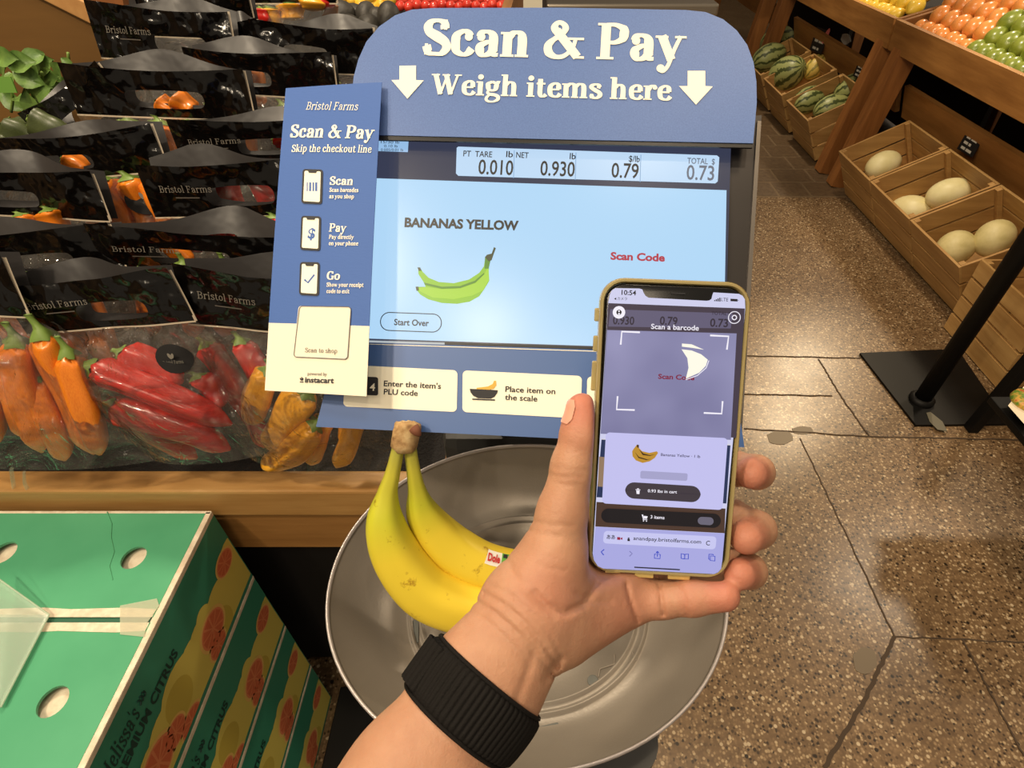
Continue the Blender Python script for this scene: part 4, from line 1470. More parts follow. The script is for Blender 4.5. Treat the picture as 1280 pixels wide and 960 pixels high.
# fruit sticker wrapped on the right-hand banana
path, rad, VS = b2[1], b2[2], b2[3]
px_ = [px_of(p[None]) for p in path]
ic = min(range(len(path)), key=lambda i: abs(px_[i][0][0] - 613))


def skin_pt(i, off, lift):
    """on the near side of the fruit: i along (float), off across in ruler units"""
    i0 = int(i); f = i - i0
    p = path[i0] * (1 - f) + path[i0 + 1] * f
    r = rad[i0] * (1 - f) + rad[i0 + 1] * f
    t = N(path[i0 + 1] - path[i0])
    toc = N(CAM - p); toc = N(toc - t * (toc @ t)); sd = np.cross(t, toc)
    return p + (toc * math.cos(off) + sd * math.sin(off)) * (r * 1.025 + lift)


def patch(name, i0, i1, o0, o1, lift, mat, parent, nx=8, ny=6):
    m = MB()
    V_ = [skin_pt(i0 + (i1 - i0) * a / nx, o0 + (o1 - o0) * b / ny, lift) for b in range(ny + 1) for a in range(nx + 1)]
    m.add(V_, [(j * (nx + 1) + i, j * (nx + 1) + i + 1, (j + 1) * (nx + 1) + i + 1, (j + 1) * (nx + 1) + i) for j in range(ny) for i in range(nx)])
    return m.build(name, mat, parent, smooth=True)


sg = 1
pa, pb = px_of(skin_pt(ic, .5, 0)[None]), px_of(skin_pt(ic, -.5, 0)[None])
if pa[1][0] > pb[1][0]: sg = -1
st = patch('sticker', ic - 2.8, ic + 4.0, sg * .12, sg * .75, .0006, Mat('sticker_white', (240, 236, 226), .4), b2[0])
patch('sticker_green', ic + 1.9, ic + 4.4, sg * .10, sg * .74, .0009, Mat('sticker_green', (96, 170, 60), .4), b2[0])
patch('sticker_code', ic + 2.4, ic + 3.6, sg * .52, sg * .70, .0012, M_ink, b2[0], 4, 2)
S0, S1, S2 = skin_pt(ic - 2.4, sg * .26, .0018), skin_pt(ic + 1.5, sg * .26, .0018), skin_pt(ic - 2.4, sg * .66, .0018)
SP = Plane3(S0, S1 - S0, S2 - S0)
ws, hs_ = np.linalg.norm(S1 - S0), np.linalg.norm(S2 - S0)
letter_ab('sticker_text', sans('Dole', .04), SP, (0, 0), (ws, 0), hs_ * .8, 0.0002, Mat('sticker_red', (196, 42, 40), .5), b2[0])

# ================================================================ citrus boxes
M_teal = Mat('box_teal', rough=0.5, spec=.35).mottled(7, [(0.3, (76, 158, 116)), (0.7, (88, 170, 127))], 4)
M_teal2 = Mat('box_teal_side', (56, 140, 112), 0.45)
M_wht = Mat('box_white_edge', (236, 222, 196), 0.7).mottled(80, [(0.35, (214, 196, 170)), (0.7, (240, 228, 204))], 4)
M_yel = Mat('art_yellow', (222, 206, 100), 0.45)
M_yel2 = Mat('art_yellow_dark', (204, 184, 78), 0.45)
M_org = Mat('art_orange', (232, 142, 96), 0.45)
M_org2 = Mat('art_orange_dark', (216, 112, 72), 0.45)
M_rind = Mat('art_rind', (236, 196, 110), 0.45)
M_bink = Mat('box_ink', (22, 60, 52), 0.55)
BX1, BX0, BY1, BY0, BH, BZ = -0.478, -0.99, 0.500, 0.170, 0.185, 0.74


def holed(outer, holes, f0, f1):
    """slab with openings: returns verts, faces"""
    bm = bmesh.new()
    loops = []
    for lp_ in [outer] + holes:
        vs_ = [bm.verts.new((a, b, 0)) for a, b in lp_]
        loops.append(vs_)
        for i in range(len(vs_)): bm.edges.new((vs_[i], vs_[(i + 1) % len(vs_)]))
    bmesh.ops.triangle_fill(bm, use_beauty=True, use_dissolve=False, edges=bm.edges[:])
    bm.verts.index_update()
    P2 = [(v.co.x, v.co.y) for v in bm.verts]
    tri = [[v.index for v in f.verts] for f in bm.faces]
    tri = [t if area2([P2[i] for i in t]) > 0 else t[::-1] for t in tri]
    n = len(P2)
    V = [f0(a, b) for a, b in P2] + [f1(a, b) for a, b in P2]
    Fq = [tuple(t[::-1]) for t in tri] + [tuple(i + n for i in t) for t in tri]
    k = 0
    for lp_ in [outer] + holes:
        c = len(lp_)
        for i in range(c):
            Fq.append((k + i, k + (i + 1) % c, n + k + (i + 1) % c, n + k + i))
        k += c
    bm.free()
    return V, Fq


def side_plane(ztop):
    # right-hand face seen from the aisle: a runs away from the viewer, b runs up
    return Plane3([BX1, BY0, ztop - BH], [0, 1, 0], [0, 0, 1])


def circ(a, b, r, n=24, sy=1.0, rot=0.0):
    out = []
    for k in range(n):
        x, y = r * math.cos(2 * math.pi * k / n), r * sy * math.sin(2 * math.pi * k / n)
        out.append((a + x * math.cos(rot) - y * math.sin(rot), b + x * math.sin(rot) + y * math.cos(rot)))
    return out


def clip(poly, lo, hi):
    for ax, lim, sg_ in ((0, lo[0], 1), (0, hi[0], -1), (1, lo[1], 1), (1, hi[1], -1)):
        out = []
        for i in range(len(poly)):
            p, q_ = poly[i], poly[(i + 1) % len(poly)]
            ip, iq = sg_ * (p[ax] - lim) >= 0, sg_ * (q_[ax] - lim) >= 0
            if ip: out.append(p)
            if ip != iq:
                t = (lim - p[ax]) / (q_[ax] - p[ax])
                out.append((p[0] + t * (q_[0] - p[0]), p[1] + t * (q_[1] - p[1])))
        poly = out
        if not poly: break
    return poly


def citrus_box(zt, top, label):
    bx = thing('citrus_box', ((BX0 + BX1) / 2, (BY0 + BY1) / 2, zt - BH), label, 'box', 'stacked citrus boxes')
    m = MB()
    m.box(((BX0 + BX1) / 2, (BY0 + BY1) / 2, zt - BH / 2 - .0085), (BX1 - BX0 - .004, BY1 - BY0 - .002, BH - .017))
    body = m.build('carton_body', M_teal2, bx)
    sp = side_plane(zt)
    Lb = BY1 - BY0
    lo, hi = (.002, .010), (Lb - .002, BH - .012)
    m = MB()
    m.prism([(0, .001), (Lb, .001), (Lb, BH - .008), (0, BH - .008)], lambda a, b: sp.P(a, b, -.002), lambda a, b: sp.P(a, b, 0))
    m.build('side_panel', M_teal2, bx)

    def art(name, polys, off, mat):
        ps = [clip(p, lo, hi) for p in polys]
        ps = [p for p in ps if len(p) > 2]
        if ps: flat(name, sp, ps, off, mat, bx)
    ys = [(Lb - .030, .052, .050), (Lb - .075, .048, .050), (Lb - .095, .066, .028), (Lb - .135, .060, .040), (Lb - .115, .086, .020), (Lb - .165, .056, .044), (Lb - .20, .050, .058), (Lb - .25, .048, .046), (Lb - .285, .042, .044), (Lb - .32, .046, .036), (Lb - .015, .075, .045)]
    art('lemon_print', [circ(*y_) for y_ in ys] + [[(0, .010), (Lb, .010), (Lb, .080), (.20, .050), (0, .040)]], .0003, M_yel)
    art('lemon_print', [circ(Lb - .215, .062, .030)], .0005, M_yel2)
    art('lemon_print', [circ(Lb - .10, .030, .030)], .0005, M_yel2)
    for (a, b, r, sy) in ((Lb - .033, .098, .027, .8), (Lb - .115, .054, .036, .85), (Lb - .125, .022, .026, .8), (Lb - .248, .040, .026, .8), (Lb - .285, .050, .040, .8), (Lb - .225, .012, .028, .7)):
        art('citrus_slice_rind', [circ(a, b, r, 26, sy)], .0007, M_rind)
        art('citrus_slice', [circ(a, b, r * .86, 26, sy)], .0009, M_org)
        seg = []
        for k in range(9):
            t0, t1 = 2 * math.pi * (k + .1) / 9, 2 * math.pi * (k + .9) / 9
            seg.append([(a + .1 * r * math.cos((t0 + t1) / 2), b + .1 * r * sy * math.sin((t0 + t1) / 2)), (a + .78 * r * math.cos(t0), b + .78 * r * sy * math.sin(t0)), (a + .78 * r * math.cos(t1), b + .78 * r * sy * math.sin(t1))])
        art('citrus_slice_segments', seg, .0011, M_org2)
    letter_ab('product_text', sans('PREMIUM CITRUS', .03), sp, (.004, .110), (.156, .112), .0155, .0006, M_bink, bx)
    letter_ab('maker_text', serif("Melissa's", 11, 5, .25), sp, (.004, .132), (.076, .132), .024, .0006, M_bink, bx)
    m = MB()
    for a in (.082, .087, .092):
        P_ = [sp.P(a + .004 * math.sin(k), .140 + .003 * k, .0008) for k in range(4)]
        m.tube(P_, .0012, 5)
    m.build('maker_crest', M_bink, bx)
    # white cut edges
    m = MB()
    m.beam((BX1 - .004, BY0, zt - .005), (BX1 - .004, BY1, zt - .005), .009, .009, bevel=.0015)
    m.beam((BX0, BY1 - .002, zt - .004), (BX1, BY1 - .002, zt - .004), .006, .007, bevel=.001)
    m.build('cut_edge', M_wht, bx)
    if top:
        # lid: two flaps meeting in a taped seam, with round vents
        seam = atz(100, 775, zt)[1]
        inner = MB(); inner.box(((BX0 + BX1) / 2, (BY0 + BY1) / 2, zt - .0135), (BX1 - BX0 - .012, BY1 - BY0 - .006, .003))
        inner.build('inner_lid', M_wht, bx)
        for k, (y0, y1) in enumerate(((seam + .0035, BY1 - .004), (BY0 + .002, seam - .0035))):
            holes = []
            for (x, y, r) in ((167, 697, 14.5), (4, 691, 14.5), (66, 877, 17.5), (-110, 880, 17)):
                c = atz(x, y, zt)
                if y0 + .01 < c[1] < y1 - .01:
                    rr = r / F * ((c - CAM) @ FW)
                    holes.append(circ(c[0], c[1], rr, 22, 1.08)[::-1])
            rs = random.Random(k)
            out = [(BX0, y0), (BX1 - .007, y0), (BX1 - .007, y1), (BX0, y1)]
            V, Fq = holed(out, holes, lambda a, b: np.array([a, b, zt - .004]), lambda a, b: np.array([a, b, zt]))
            m = MB(); m.add(V, Fq)
            fp = m.build('lid_flap', M_teal, bx)
            ye = y0 if k == 0 else y1
            s_ = 1 if k == 0 else -1
            m = MB()
            pts = [(BX0, ye)] + [(BX0 + (BX1 - .008 - BX0) * q / 14, ye) for q in range(1, 15)] + [(BX0 + (BX1 - .008 - BX0) * q / 14, ye + s_ * (.0115 + .0012 * math.sin(q * 2.1))) for q in range(14, -1, -1)]
            if area2(pts) < 0: pts = pts[::-1]
            m.prism(pts, lambda a, b: np.array([a, b, zt - .001]), lambda a, b: np.array([a, b, zt + .0006]))
            m.build('seam_strip', M_wht, fp)
            if k == 0:
                # long crinkle in the board
                c = [atz(x, y, zt) for x, y in ((134, 640), (140, 655), (139, 672), (143, 690), (137, 708), (141, 725))]
                m = MB(); m.tube([q + np.array([0, 0, .0002]) for q in c], .0007, 5)
                m.build('crease', Mat('crease_green', (78, 160, 116), .6), fp)
        m = MB()
        m.box(((BX0 + BX1) / 2 - .004, seam, zt - .0035), (BX1 - BX0 - .01, .007, .004))
        m.build('seam_gap', Mat('seam_green', (40, 96, 72), .6), bx)
        mp_ = Mat('packing_tape', (226, 226, 200), .12, coat=.5, alpha=.35)
        m = MB()
        c = [atz(x, y, zt + .0012) for x, y in ((150, 757), (196, 748), (199, 757), (184, 778), (180, 796), (150, 793))]
        pts = [(q[0], q[1]) for q in c]
        if area2(pts) < 0: pts = pts[::-1]
        m.prism(pts, lambda a, b: np.array([a, b, zt + .0008]), lambda a, b: np.array([a, b, zt + .0013]))
        m.build('clear_tape', mp_, bx)
    return bx


for k, lab in enumerate(('teal citrus carton with two vented lid flaps, topmost of the stack by the scale', 'teal citrus carton directly under the topmost one of the stack', 'teal citrus carton third from the top of the stack', 'teal citrus carton at the bottom of the stack, on the floor')):
    citrus_box(BZ - BH * k - (0 if k == 0 else 0.0), k == 0, lab)

# clear plastic sign holder resting on the top box
M_acr = Mat('clear_acrylic', (214, 232, 214), 0.1, spec=.6, alpha=.28)
M_acr2 = Mat('clear_acrylic_edge', (196, 214, 190), 0.2, alpha=.6)
ac = thing('sign_holder', (-.74, .30, BZ), 'empty clear plastic sign holder lying on the green citrus carton at the left edge', 'sign holder')
zt = BZ + .003
pA, pB, pC, pD = atz(-14, 716, zt + .03), atz(62, 770, zt + .001), atz(2, 885, zt + .001), atz(-60, 800, zt + .07)
m = MB()
nn_ = N(np.cross(pB - pA, pC - pA)); nn_ = nn_ if nn_[2] > 0 else -nn_
m.hexa([pA, pD, pC, pB, pA + nn_ * .003, pD + nn_ * .003, pC + nn_ * .003, pB + nn_ * .003])
m.build('front_sheet', M_acr, ac)
m = MB()
m.hexa([pB, pC, pC + (-.10, -.0, 0), pB + (-.12, 0.0, 0), pB + (0, 0, .003), pC + (0, 0, .003), pC + (-.10, -.0, .003), pB + (-.12, 0, .003)])
m.build('base_sheet', M_acr, ac)
m = MB()
for a, b in ((pA, pB), (pB, pC)):
    m.tube([a + nn_ * .003, b + nn_ * .003], .0011, 6)
m.build('polished_edge', M_acr2, ac)

# ================================================================ pepper display
M_beam = wood('display_wood', (178, 132, 72), (212, 168, 104), 'x', 0.42)
M_boardy = wood('display_wood_side', (120, 80, 42), (160, 112, 62), 'y', 0.5)
M_skirt = Mat('skirt_black', (20, 16, 13), 0.85)
M_matb = Mat('shelf_liner', (26, 24, 24), 0.85)
M_matb.bump(M_matb.noise(260, 3), .9, .004)
BYF = aty(100, 590, .524)[1]
pd = thing('produce_display', (-1.05, .9, 0), 'sloping wooden produce display with honey coloured front rail and black liner', 'display stand')
m = MB(); m.beam((-2.3, .532, .740), (-.125, .532, .740), .040, .060, bevel=.004); m.build('front_rail', M_beam, pd)
m = MB(); m.beam((-2.3, .536, .660), (-.125, .536, .660), .034, .098, bevel=.003); m.build('lower_rail', wood('display_wood_low', (150, 106, 54), (180, 132, 74), 'x', .5), pd)
MS = .45
SHP = [(.553, .765), (1.36, 1.125), (1.62, 1.142), (2.0, 1.150)]
m = MB()
for (ya, za), (yb, zb) in zip(SHP[:-1], SHP[1:]):
    m.hexa([(-2.3, ya, za - .03), (-.11, ya, za - .03), (-.11, yb, zb - .03), (-2.3, yb, zb - .03), (-2.3, ya, za), (-.11, ya, za), (-.11, yb, zb), (-2.3, yb, zb)])
m.build('shelf_liner', M_matb, pd)
# end board of the display, following the shelf
m = MB()
xb = lambda y: -.128 + .045 * (y - .5)
EB = [(.515, .825)] + [(y, z + .055) for y, z in SHP[1:]]
poly_ = [(.515, .62), (2.02, .62)] + [(2.02, 1.205)] + EB[::-1][1:]
m.prism(poly_, lambda a, b: np.array([xb(a), a, b]), lambda a, b: np.array([xb(a) + .022, a, b]))
m.build('end_board', M_boardy, pd)
m = MB(); m.box((-1.2, 2.02, .88), (2.2, .025, .66)); m.build('back_board', M_boardy, pd)
m = MB(); m.box((-1.2, .60, .34), (2.18, .03, .64)); m.build('skirt_panel', M_skirt, pd)
m = MB(); m.box((-.16, 1.31, .31), (.03, 1.4, .62)); m.build('skirt_panel', M_skirt, pd)

# wooden bin panels at the back left
M_pan_l = wood('bin_panel', (118, 84, 38), (130, 94, 44), 'x', 0.6)
M_edge = wood('bin_edge', (196, 142, 84), (216, 166, 104), 'y', 0.5)
YB = 1.15
bn_ = thing('wooden_bin', aty(60, 120, YB), 'tall plain tan board bin behind the basil at the top left', 'bin')


def board_px(name, px, Y, th, mat, parent):
    m = MB()
    pts = [aty(x, y, Y) for x, y in px]
    q = [(p[0], p[2]) for p in pts]
    if area2(q) < 0: q = q[::-1]
    m.prism(q, lambda a, b: np.array([a, Y, b]), lambda a, b: np.array([a, Y + th, b]))
    return m.build(name, mat, parent)


board_px('panel', [(-120, -60), (40, -60), (76, -1), (124, 22), (143, 66), (150, 160), (-120, 160)], YB, .02, M_pan_l, bn_)
e0, e1 = aty(76, -2, YB - .004), aty(126, 22, YB - .004)
m = MB(); m.beam(e0 + (-.05, 0, .03), e1, .03, .016, (0, 1, 0), bevel=.002); m.build('edge_strip', M_edge, bn_)
b2_ = thing('wooden_bin', aty(120, 10, 1.32), 'small brown board behind the tall tan bin and black bag tops', 'bin')
board_px('panel', [(86, -20), (150, -20), (156, 16), (128, 26)], 1.30, .02, wood('bin_brown', (150, 92, 50), (172, 112, 66), 'x', .5), b2_)

# ---------------------------------------------------------------- peppers
M_or = Mat('pepper_orange', rough=.3, coat=.3).mottled(30, [(.3, (222, 112, 24)), (.7, (240, 142, 40))], 3)
M_rd = Mat('pepper_red', rough=.26, coat=.4).mottled(30, [(.3, (176, 26, 22)), (.7, (206, 44, 34))], 3)
M_yo = Mat('pepper_yellow_orange', rough=.3, coat=.3).mottled(30, [(.3, (226, 152, 28)), (.7, (244, 178, 48))], 3)
M_dg = Mat('squash_dark_green', rough=.4).mottled(40, [(.3, (52, 60, 34)), (.7, (78, 88, 48))], 3)
M_stem = Mat('stem_green', (112, 138, 60), .5)


def pepper_proto(mat, seed, lobes=3, fat=1.0):
    """unit pepper: stem end at the origin, tip at +z = 1, unit radius in x and y"""
    rs = random.Random(seed)
    n, K = 22, 18
    bx_, by_ = rs.uniform(-.35, .35), rs.uniform(-.35, .35)
    m = MB()
    V_, F_ = [], []
    ph = rs.uniform(0, 6)
    for j in range(K + 1):
        t = j / K
        r = (min(1, (t / .10)) ** .5 if t < .1 else 1.0) * (1 - .22 * t) * (1 if t < .82 else max(.04, math.cos((t - .82) / .18 * 1.45)))
        r *= 1 + .07 * math.sin(9 * t + ph)
        cx, cy = bx_ * math.sin(t * 2.6) * 1.6, by_ * math.sin(t * 3.0) * 1.3
        for k in range(n):
            th = 2 * math.pi * k / n
            f = 1 + ((.16) * math.cos(lobes * th + ph + 1.2 * t)) * (1 - .4 * t) + .05 * math.sin(2 * th + 6 * t + ph)
            V_.append((cx + r * f * math.cos(th) * fat, cy + r * f * math.sin(th) * fat, t + (.02 * math.cos(lobes * th + ph) if t < .1 else 0)))
    for j in range(K):
        for k in range(n):
            F_.append((j * n + k, j * n + (k + 1) % n, (j + 1) * n + (k + 1) % n, (j + 1) * n + k))
    F_.append(tuple(range(n - 1, -1, -1))); F_.append(tuple(K * n + k for k in range(n)))
    me = bpy.data.meshes.new('pepper'); me.from_pydata(V_, [], F_); me.polygons.foreach_set('use_smooth', [True] * len(F_)); me.materials.append(mat.m)
    # stem with calyx, drawn in the same unit space
    V2, F2 = [], []
    for j, (z, r, dx) in enumerate(((.035, .62, 0), (.01, .55, 0), (-.03, .30, .02), (-.06, .20, .1), (-.10, .17, .25), (-.13, .20, .35))):
        for k in range(10):
            th = 2 * math.pi * k / 10
            f = 1 + (.25 * math.cos(5 * th) if j < 2 else 0)
            V2.append((dx + r * f * math.cos(th), r * f * math.sin(th), z))
    for j in range(5):
        for k in range(10):
            F2.append((j * 10 + k, (j + 1) * 10 + k, (j + 1) * 10 + (k + 1) % 10, j * 10 + (k + 1) % 10))
    F2.append(tuple(50 + k for k in range(10)))
    ms = bpy.data.meshes.new('stem'); ms.from_pydata(V2, [], F2); ms.polygons.foreach_set('use_smooth', [True] * len(F2)); ms.materials.append(M_stem.m)
    return me, ms


PROTO = {}
for key, mt in (('orange', M_or), ('red', M_rd), ('yellow', M_yo), ('green', M_dg)):
    PROTO[key] = [pepper_proto(mt, 11 * q + len(key), 3 if q % 2 else 4) for q in range(4)]


def pepper(key, q, A, B, rad, label, group, stem=True):
    A, B = np.asarray(A, float), np.asarray(B, float)
    me, ms = PROTO[key][q % 4]
    o = bpy.data.objects.new({'orange': 'orange_pepper', 'red': 'red_pepper', 'yellow': 'yellow_pepper', 'green': 'dark_squash'}[key], me)
    COL.objects.link(o)
    t = N(B - A); s, u = frame_from(t, (0, 1, .3))
    Mx = Matrix(((s[0], u[0], t[0]), (s[1], u[1], t[1]), (s[2], u[2], t[2])))
    if np.linalg.det(np.array(Mx)) < 0: Mx = Matrix(((-s[0], u[0], t[0]), (-s[1], u[1], t[1]), (-s[2], u[2], t[2])))
    o.location = tuple(A)
    o.rotation_euler = Mx.to_euler()
    rad *= 1.16
    o.scale = (rad, rad, float(np.linalg.norm(B - A)))
    tag(o, label, 'squash' if key == 'green' else 'pepper', group)
    if stem:
        c = bpy.data.objects.new('stem', ms); COL.objects.link(c); c.parent = o
    return o


# ---------------------------------------------------------------- bags
def film_mat():
    m = bpy.data.materials.new('clear_film'); m.use_nodes = True
    t = m.node_tree; t.nodes.clear()
    out = t.nodes.new('ShaderNodeOutputMaterial'); mx = t.nodes.new('ShaderNodeMixShader'); tr = t.nodes.new('ShaderNodeBsdfTransparent'); gl = t.nodes.new('ShaderNodeBsdfGlossy')
    fr = t.nodes.new('ShaderNodeFresnel'); fr.inputs['IOR'].default_value = 1.34
    tr.inputs['Color'].default_value = (.97, .965, .95, 1)
    gl.inputs['Roughness'].default_value = .10
    df = t.nodes.new('ShaderNodeBsdfDiffuse'); df.inputs['Color'].default_value = (.78, .72, .62, 1)
    no = t.nodes.new('ShaderNodeTexNoise'); no.inputs['Scale'].default_value = 17; no.inputs['Detail'].default_value = 4; no.inputs['Distortion'].default_value = 2.2
    tc = t.nodes.new('ShaderNodeTexCoord'); t.links.new(tc.outputs['Object'], no.inputs['Vector'])
    bp = t.nodes.new('ShaderNodeBump'); bp.inputs['Strength'].default_value = 1.0; bp.inputs['Distance'].default_value = .020
    t.links.new(no.outputs['Fac'], bp.inputs['Height']); t.links.new(bp.outputs['Normal'], gl.inputs['Normal']); t.links.new(bp.outputs['Normal'], fr.inputs['Normal'])
    hz_ = t.nodes.new('ShaderNodeValToRGB'); hz_.color_ramp.elements[0].position = .40; hz_.color_ramp.elements[0].color = (.02, .02, .02, 1); hz_.color_ramp.elements[1].position = .72; hz_.color_ramp.elements[1].color = (.08, .08, .08, 1)
    t.links.new(no.outputs['Fac'], hz_.inputs['Fac'])
    m1 = t.nodes.new('ShaderNodeMixShader'); t.links.new(hz_.outputs['Color'], m1.inputs[0]); t.links.new(tr.outputs[0], m1.inputs[1]); t.links.new(df.outputs[0], m1.inputs[2])
    t.links.new(fr.outputs[0], mx.inputs[0]); t.links.new(m1.outputs[0], mx.inputs[1]); t.links.new(gl.outputs[0], mx.inputs[2]); t.links.new(mx.outputs[0], out.inputs['Surface'])
    return m


M_film = film_mat()
M_hdr = Mat('bag_black', (11, 9, 8), .16, spec=.45)
M_hdr.bump(M_hdr.noise(15, 2.5, (1, 1, 1), .5), 1.0, .045)
M_hin = Mat('bag_black_inside_sheen', (54, 52, 52), .34, spec=.5)  # lighter grey paints in the light sheen on the black inner sheet
M_hin.bump(M_hin.noise(14, 3), .3, .01)
M_seal = Mat('bag_seal', (216, 200, 176), .25, alpha=.75)
M_bprint = Mat('bag_print', (128, 122, 112), .5)
M_oval = Mat('bag_oval', (16, 14, 14), .65, spec=.2)


def stadium(w, h, n):
    out = []
    for k in range(n):
        th = 2 * math.pi * k / n
        c, s = math.cos(th), math.sin(th)
        x = (w / 2 - h / 2) * (1 if c > 0 else -1) * min(1, abs(c) * 1.6) + h / 2 * c
        out.append((x, h / 2 * (abs(s) ** .8) * (1 if s > 0 else -1)))
    return out


BAGS = []


def bag(cx, cy, Y, wpx, hpx, roll, label, shear=0.0, lean=14, body=.19, seed=0, hole=(.06, -.004), logo=True, oval=None, thick=.05, back=True, twist=0.0, flare=0.0):
    C0 = aty(cx, cy, Y)
    dep = (C0 - CAM) @ FW
    w, hh = wpx / F * dep, hpx / F * dep * 1.12
    rs = random.Random(seed)
    yv = np.array([0, math.sin(R(lean)), math.cos(R(lean))])
    xv = np.array([math.cos(R(twist)), math.sin(R(twist)), 0.0])
    rl = R(roll)
    u = xv * math.cos(rl) + yv * math.sin(rl)
    v = -xv * math.sin(rl) + yv * math.cos(rl)
    pl = Plane3(C0, u, v)
    ph, am = rs.uniform(0, 6), rs.uniform(.5, 1.0)

    def wave(x, y):
        return am * (.006 * math.sin(2 * math.pi * x / w * .9 + ph) + .0028 * math.sin(2 * math.pi * x / w * 2.3 + 2 * ph + y * 20)) * (0.4 + .6 * (y + hh / 2) / hh)

    fpl = Plane3(C0, u, v, wave)
    root = thing('produce_bag', C0 - v * (hh / 2 + body), label, 'bag', 'pepper bags on the sloping display')
    n = 48
    hp_ = [(x * w / .2, y) for x, y in stadium(.085, hh * .40, n)]
    hx, hy = hole
    hx = hx * w
    inner = [(a + hx, b + hy - hh * .10) for a, b in hp_]
    outer = []
    for k in range(n):
        th = 2 * math.pi * k / n
        c, s = math.cos(th), math.sin(th)
        # ray from the slot to the rectangle edge
        t = min((w / 2 - hx) / c if c > 1e-6 else ((-w / 2 - hx) / c if c < -1e-6 else 9), (hh / 2 - hy + hh * .1) / s if s > 1e-6 else ((-hh / 2 - hy + hh * .1) / s if s < -1e-6 else 9))
        outer.append((hx + c * t, hy - hh * .1 + s * t))
    # make sure the corners are there
    for cxn, cyn in ((w / 2, hh / 2), (-w / 2, hh / 2), (-w / 2, -hh / 2), (w / 2, -hh / 2)):
        k = min(range(n), key=lambda i: (outer[i][0] - cxn) ** 2 + (outer[i][1] - cyn) ** 2)
        outer[k] = (cxn, cyn)

    def header(name, top_fn, off, mat):
        m = MB()
        V_ = []
        RN = 6
        for r in range(RN + 1):
            for (ai, bi), (ao, bo) in zip(inner, outer):
                f = r / RN
                a, b = ai + (ao - ai) * f, bi + (bo - bi) * f
                V_.append(fpl.P(a, b + top_fn(a, b), off(a, b)))
        F_ = [(r * n + k, (r + 1) * n + k, (r + 1) * n + (k + 1) % n, r * n + (k + 1) % n) for r in range(RN) for k in range(n)]
        m.add(V_, F_)
        return m.build(name, mat, root, smooth=True)

    arch = rs.uniform(.010, .024); ac_ = rs.uniform(-.2, .2)
    fr = header('header_front', lambda a, b: -.006 * am * max(0, (b + hh / 2) / hh) * math.cos((a / w - ac_) * 4), lambda a, b: .006 + .010 * max(0, (b + hh / 2) / hh), M_hdr)
    if back:
        header('header_back', lambda a, b: arch * math.exp(-((a / w - ac_) / .25) ** 2) * max(0, (b + hh / 2) / hh), lambda a, b: -.010 - .022 * max(0, (b + hh / 2) / hh) * math.exp(-((a / w - ac_) / .3) ** 2), M_hin)
    m = MB()
    L = 24
    V_ = []
    for yy in (-hh / 2 - .0016, -hh / 2 + .0006):
        for i in range(L + 1):
            V_.append(fpl.P((i / L - .5) * w, yy, .0068))
    m.add(V_, [(i, i + 1, L + 2 + i, L + 1 + i) for i in range(L)])
    m.build('heat_seal', M_seal, root)
    m = MB()
    V_ = []
    for xx in (w / 2 - .0015, w / 2 + .0022):
        for i in range(9):
            V_.append(fpl.P(xx, hh / 2 - hh * i / 8, .0064 + .006 * (1 - i / 8)))
    m.add(V_, [(i, i + 1, 10 + i, 9 + i) for i in range(8)])
    m.build('side_seal', M_seal, root)
    # film body: pillow
    nx, ny = 16, 14

    def body_pt(s, t, side):
        """s across 0..1, t down 0..1"""
        x = (s - .5) * w * (1 - .06 * math.sin(t * math.pi) + flare * t ** .6) + shear * t
        y = -hh / 2 - body * t + .012 * math.sin(s * math.pi) * 0
        bul = thick * (1 - abs(2 * s - 1) ** 2.5) * math.sin(min(t * 1.15, 1) * math.pi * .72) ** .6
        wr = .0028 * math.sin(s * 23 + ph + t * 9) * math.sin(t * math.pi)
        return pl.P(x, y, side * bul * (.9 if side > 0 else .5) + wr * (side > 0) + .006 * (1 - t) * side)
    for nm, side in (('film_front', 1), ('film_back', -1)):
        m = MB()
        V_ = [body_pt(i / nx, j / ny, side) for j in range(ny + 1) for i in range(nx + 1)]
        m.add(V_, [(j * (nx + 1) + i, (j + 1) * (nx + 1) + i, (j + 1) * (nx + 1) + i + 1, j * (nx + 1) + i + 1) for j in range(ny) for i in range(nx)])
        m.build(nm, M_film, root, smooth=True)
    if logo:
        lpn = Plane3(C0, u, v, lambda a, b: wave(a, b) + .0085 + .010 * max(0, (b + hh / 2) / hh))
        letter_ab('header_print', serif('Bristol Farms', 7, 4, .1), lpn, (-w * .40, -hh * .02), (-w * .06, -hh * .02), hh * .125, 0.0, M_bprint, root)
        flat('header_print', lpn, [[(-w * .31, -hh * .13), (-w * .15, -hh * .13), (-w * .15, -hh * .11), (-w * .31, -hh * .11)]], 0.0, Mat('bag_print_small', (92, 86, 80), .5) if not bpy.data.materials.get('bag_print_small') else bpy.data.materials['bag_print_small'], root)
    if oval:
        s0, t0, rr = oval
        m = MB()
        V_ = [body_pt(s0, t0, 1) + pl.n * .002]
        for k in range(24):
            th = 2 * math.pi * k / 24
            V_.append(body_pt(s0 + rr * .9 * math.cos(th) / w, t0 + rr * .8 * math.sin(th) / body, 1) + pl.n * .002)
        m.add(V_, [(0, 1 + (k + 1) % 24, 1 + k) for k in range(24)])
        ov = m.build('oval_sticker', M_oval, root, smooth=True)
        c = body_pt(s0, t0, 1) + pl.n * .0045
        sp_ = Plane3(c, u, v)
        letter_ab('sticker_print', serif('Bristol Farms', 8, 5, .1), sp_, (-rr * .6, -rr * .25), (rr * .6, -rr * .25), rr * .22, 0.0, M_bprint, ov)
        flat('sticker_print', sp_, [circ(-rr * .06, rr * .25, rr * .10, 10, 2.0, .3), circ(rr * .10, rr * .25, rr * .08, 10, 2.2, -.3)], 0, M_bprint, ov)
